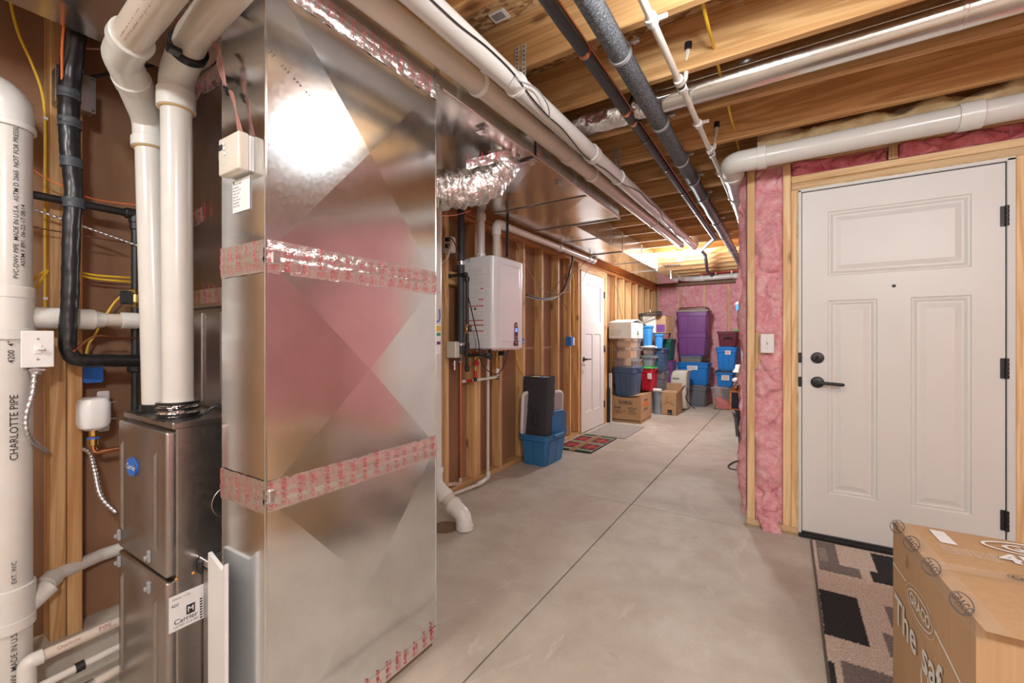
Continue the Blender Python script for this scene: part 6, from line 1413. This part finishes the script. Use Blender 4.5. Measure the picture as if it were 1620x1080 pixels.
# --- blue tote with folded things near the heater
bt = tote('blue_bin', 'open blue bin on the floor stuffed with folded baby gear', -2.15, -1.835, 3.49, 3.94, 0, .288, 'tote_blue', None, taper=.03, open_top=True, ribs=2)
def tilt(g, o, axis, deg): mm = Matrix.Translation(Vector(o)) @ Matrix.Rotation(R(deg), 4, axis) @ Matrix.Translation(-Vector(o)); return tf(g, mm)
fb = thing('folded_playard', 'black fabric folded play yard standing upright in the blue bin', 'play yard', (-2.02, 3.66, .05))
def fbr(z, k): return [p+Vector((.006*noise.noise(p*14), .006*noise.noise(p*14+Vector((5, 0, 0))), 0)) for p in ring(-2.008+.006*k, 3.625+.02*k, .120+.010*k, .085, .015, z, 5)]
obj('fabric_body', gloft([fbr(.05+.045*i, i/17) for i in range(18)]), 'black_fabric', fb, ang=50)
zt2 = .05+.045*17
obj('top_rim', gtube([p+Vector((0, 0, .004)) for p in fbr(zt2, 1)]+[fbr(zt2, 1)[0]+Vector((0, 0, .004))], .006, 8), 'black_fabric', fb)
for k, (dx, mm) in enumerate(((-.045, 'yellow'), (-.02, 'card_white'), (.01, 'bin_sky'), (.035, 'card_white'), (.055, 'tote_blue'))): obj('folded_layer', gbox(-2.0+dx*1.7-.014, -2.0+dx*1.7+.014, 3.58, 3.71, zt2-.05, zt2+.005, bev=.003), mm, fb)
obj('carry_handle', gtube(spline([(-1.975, 3.545, .52), (-1.98, 3.525, .49), (-1.985, 3.525, .40), (-1.98, 3.545, .34)], 6), .010, 8), 'black_fabric', fb)
def panel(name, label, cx, cy, w_, h_, z0, lean, yaw, mat1, mat2, cat):
    t = thing(name, label, cat, (cx, cy, z0))
    def fin(g): return tf(g, Matrix.Translation((cx, cy, z0)) @ Matrix.Rotation(R(yaw), 4, 'Z') @ Matrix.Rotation(R(lean), 4, 'X'))
    rg = lambda hw, hh, y, r_: [Vector((p.x, y, p.y)) for p in ring(0, h_/2, hw, hh, r_, 0, 6)]
    obj('frame', fin(gloft([rg(w_/2-.006, h_/2-.006, 0, .06), rg(w_/2, h_/2, .006, .06), rg(w_/2, h_/2, .022, .06), rg(w_/2-.006, h_/2-.006, .028, .06)])), mat1, t)
    obj('inset', fin(gloft([rg(w_/2-.022, h_/2-.022, -.003, .045), rg(w_/2-.022, h_/2-.022, .031, .045)])), mat2, t)
    return t
mat('lilac', (.40, .37, .40), .6)
panel('changing_tray', 'grey panel with a white rounded rim leaning at the right of the blue bin', -1.905, 3.78, .20, .585, .10, 3, 72, 'white_plastic', 'lilac', 'panel')
panel('changing_tray', 'white rimmed panel edge showing left of the black play yard', -2.098, 3.56, .12, .46, .225, 3, 66, 'white_plastic', 'lilac', 'panel')
panel('bin_lid', 'blue bin lid standing on edge inside the blue bin', -1.858, 3.765, .23, .27, .225, 0, 74, 'tote_blue', 'tote_blue', 'lid')

# ================================================================ FOREGROUND BOX
A_, B_2, C_, D_ = Vector((.284, 1.795, 0)), Vector((.330, 1.212, 0)), Vector((.95, 1.235, 0)), Vector((.93, 1.80, 0))
BZ = .600
Bb, Cb = A_.lerp(B_2, .93), Vector((.95, 1.275, 0))
gbx = thing('car_seat_box', 'large taped brown shipping box with white lettering standing on the rug', 'box', ((A_+C_)/2))
def quad(a, b, z0, z1, nx, nz, amp, seed):
    n = (b-a).cross(Vector((0, 0, 1))).normalized()
    return ggrid(nx, nz, lambda s, t_: a.lerp(b, s)+Vector((0, 0, z0+(z1-z0)*t_))+n*(amp*math.sin(math.pi*s)*math.sin(math.pi*t_)+.0025*noise.noise(Vector((s*5, t_*5, seed)))*math.sin(math.pi*s)*math.sin(math.pi*t_)))
H = .014
obj('carton_body', J(quad(A_, Bb, H, BZ, 20, 20, .0005, 1), quad(Bb, Cb, H, BZ, 20, 20, .004, 2), quad(Cb, D_, H, BZ, 8, 8, .003, 3), quad(D_, A_, H, BZ, 8, 8, .003, 4), gpoly([A_+Vector((0, 0, H)), D_+Vector((0, 0, H)), Cb+Vector((0, 0, H)), Bb+Vector((0, 0, H))], (0, 0, .003))), 'cardboard', gbx, ang=50)
def top(s, t_):
    p = (A_.lerp(D_, s)).lerp(B_2.lerp(C_, s), t_); return Vector((p.x, p.y, BZ+.006*math.sin(math.pi*s)*math.sin(math.pi*t_)+.004*noise.noise(Vector((s*4, t_*4, 9)))*math.sin(math.pi*s)*math.sin(math.pi*t_)-(.004 if .497 < t_ < .503 else 0)))
tp = ggrid(24, 24, top); obj('top_flap', (tp[0], [f[::-1] for f in tp[1]]), 'cardboard', gbx, ang=50)
def topp(s, t_, dz=.0016): return top(s, t_)+Vector((0, 0, dz))
# clear tape over the left edge and across the middle
ed = (B_2-A_).normalized(); nl = Vector((0, 0, 1)).cross(ed).normalized()*-1 if True else None
nl = Vector((-1, -.08, 0)).normalized()
def etape(s, t_):
    q_ = A_.lerp(B_2, s); w_ = .035*(t_*2-1); j = .0012*noise.noise(Vector((s*60, t_*7, 0)))
    if w_ < 0: return Vector((q_.x, q_.y, BZ+w_))+nl*(.0015+j)
    return top(min(1, w_/.62), s)+Vector((0, 0, .0012+j))+nl*(.002 if w_ < .004 else 0)
obj('packing_tape', ggrid(110, 10, etape), 'tape_clear', gbx, label='clear packing tape with oval prints', ang=70)
obj('packing_tape', ggrid(50, 3, lambda s, t_: topp(s*.98, .47+.075*t_, .0022)+Vector((0, 0, .0005*noise.noise(Vector((s*40, t_*4, 2)))))), 'tape_clear', gbx, label='clear packing tape with oval prints', ang=70)
def onleft(t_, z): q_ = A_.lerp(B_2, t_); return Vector((q_.x, q_.y, z))+nl*.0030
GL = lambda s, sz, o, u, v, bold=.01, al='CENTER': gtext(s, sz, o, u, v, .0003, al, bold=bold)
for k, t_ in enumerate((.10, .31, .55, .84)):
    o_ = onleft(t_, BZ-.006); vv = (Vector((0, 0, 1))*.75+Vector((1, 0, 0))*.5).normalized()
    o_ = A_.lerp(B_2, t_)+Vector((0, 0, BZ))+nl*.004+Vector((0, 0, .004)); nn = (nl+Vector((0, 0, 1))).normalized(); vv = nn.cross(ed).normalized()
    if vv.z < 0: vv = -vv
    obj('tape_logo', J(goval(o_, ed, vv, .047, .019, .0022), GL('GRACO', .024, o_, ed, vv)), 'ink', gbx, smooth=False)
o_ = topp(.30, .505, .0035); u_ = (D_-A_).normalized(); v_ = Vector((0, 0, 1)).cross(u_)
obj('tape_logo', J(goval(o_, u_, v_, .052, .020, .002), GL('GRACO', .026, o_, -u_, -v_)), 'ink', gbx, smooth=False)
o_ = topp(.475, .145, .004); obj('top_logo', J(goval(o_, u_, v_, .14, .050, .008), goval(o_, u_, v_, .10, .034, .003), GL('GRACO', .055, o_, u_, v_, .02)), 'white', gbx, smooth=False)
obj('top_print', GL('4Ever', .080, topp(.265, .295, .004), u_, v_, .03, 'LEFT'), 'white', gbx, smooth=False); obj('top_print', GL('4-in-1 car seat', .034, topp(.30, .405, .004), u_, v_, .02, 'LEFT'), 'white', gbx, smooth=False)
lbp = [topp(.115, .05, .0025), topp(.165, .055, .0025), topp(.165, .22, .0025), topp(.112, .215, .0025)]
wl2 = obj('shipping_label', gpoly([Vector(p) for p in (lbp[3], lbp[2], lbp[1], lbp[0])], (0, 0, .0006)), 'white', gbx, smooth=False, label='small white paper label')
obj('top_print', J(*[GL('manufactured date lot 0817', .010, topp(.095, .265+.024*i, .003), u_, v_, .01, 'LEFT') for i in range(4)]), 'card_white', gbx, smooth=False)
# left face prints
def LF(t_, py_z): return onleft(t_, py_z)
zup = Vector((0, 0, 1))
obj('face_print', GL('The', .118, onleft(.05, .345), ed, zup, .018, 'LEFT'), 'card_white', gbx, smooth=False); obj('face_print', GL('safest', .118, onleft(.05, .345)+ed*.225, ed, zup, .018, 'LEFT'), 'card_white', gbx, smooth=False)
o_ = onleft(.406, .450); obj('face_logo', J(goval(o_, ed, zup, .092, .035, .004), goval(o_, ed, zup, .108, .047, .0012), GL('GRACO', .042, o_, ed, zup, .02)), 'card_white', gbx, smooth=False)
obj('face_line', gtube([onleft(.015, .473)-nl*.001, onleft(.22, .473)-nl*.001], .0012, 4), 'card_white', gbx, smooth=False); obj('face_line', (gtube(spline([onleft(.575, .455)-nl*.001, onleft(.75, .434)-nl*.001, onleft(.92, .41)-nl*.001], 6), .0013, 4)), 'card_white', gbx, smooth=False)
hl = [onleft(.42, .30), onleft(.46, .32), onleft(.50, .30), onleft(.50, .26), onleft(.42, .26), onleft(.42, .30)]
obj('face_icon', gtube([h_-nl*.002 for h_ in hl], .0012, 4), 'card_white', gbx, smooth=False)
obj('face_stamp', GL('0817', .018, onleft(.235, .535), zup, -ed, .01), 'card_dark', gbx, smooth=False)
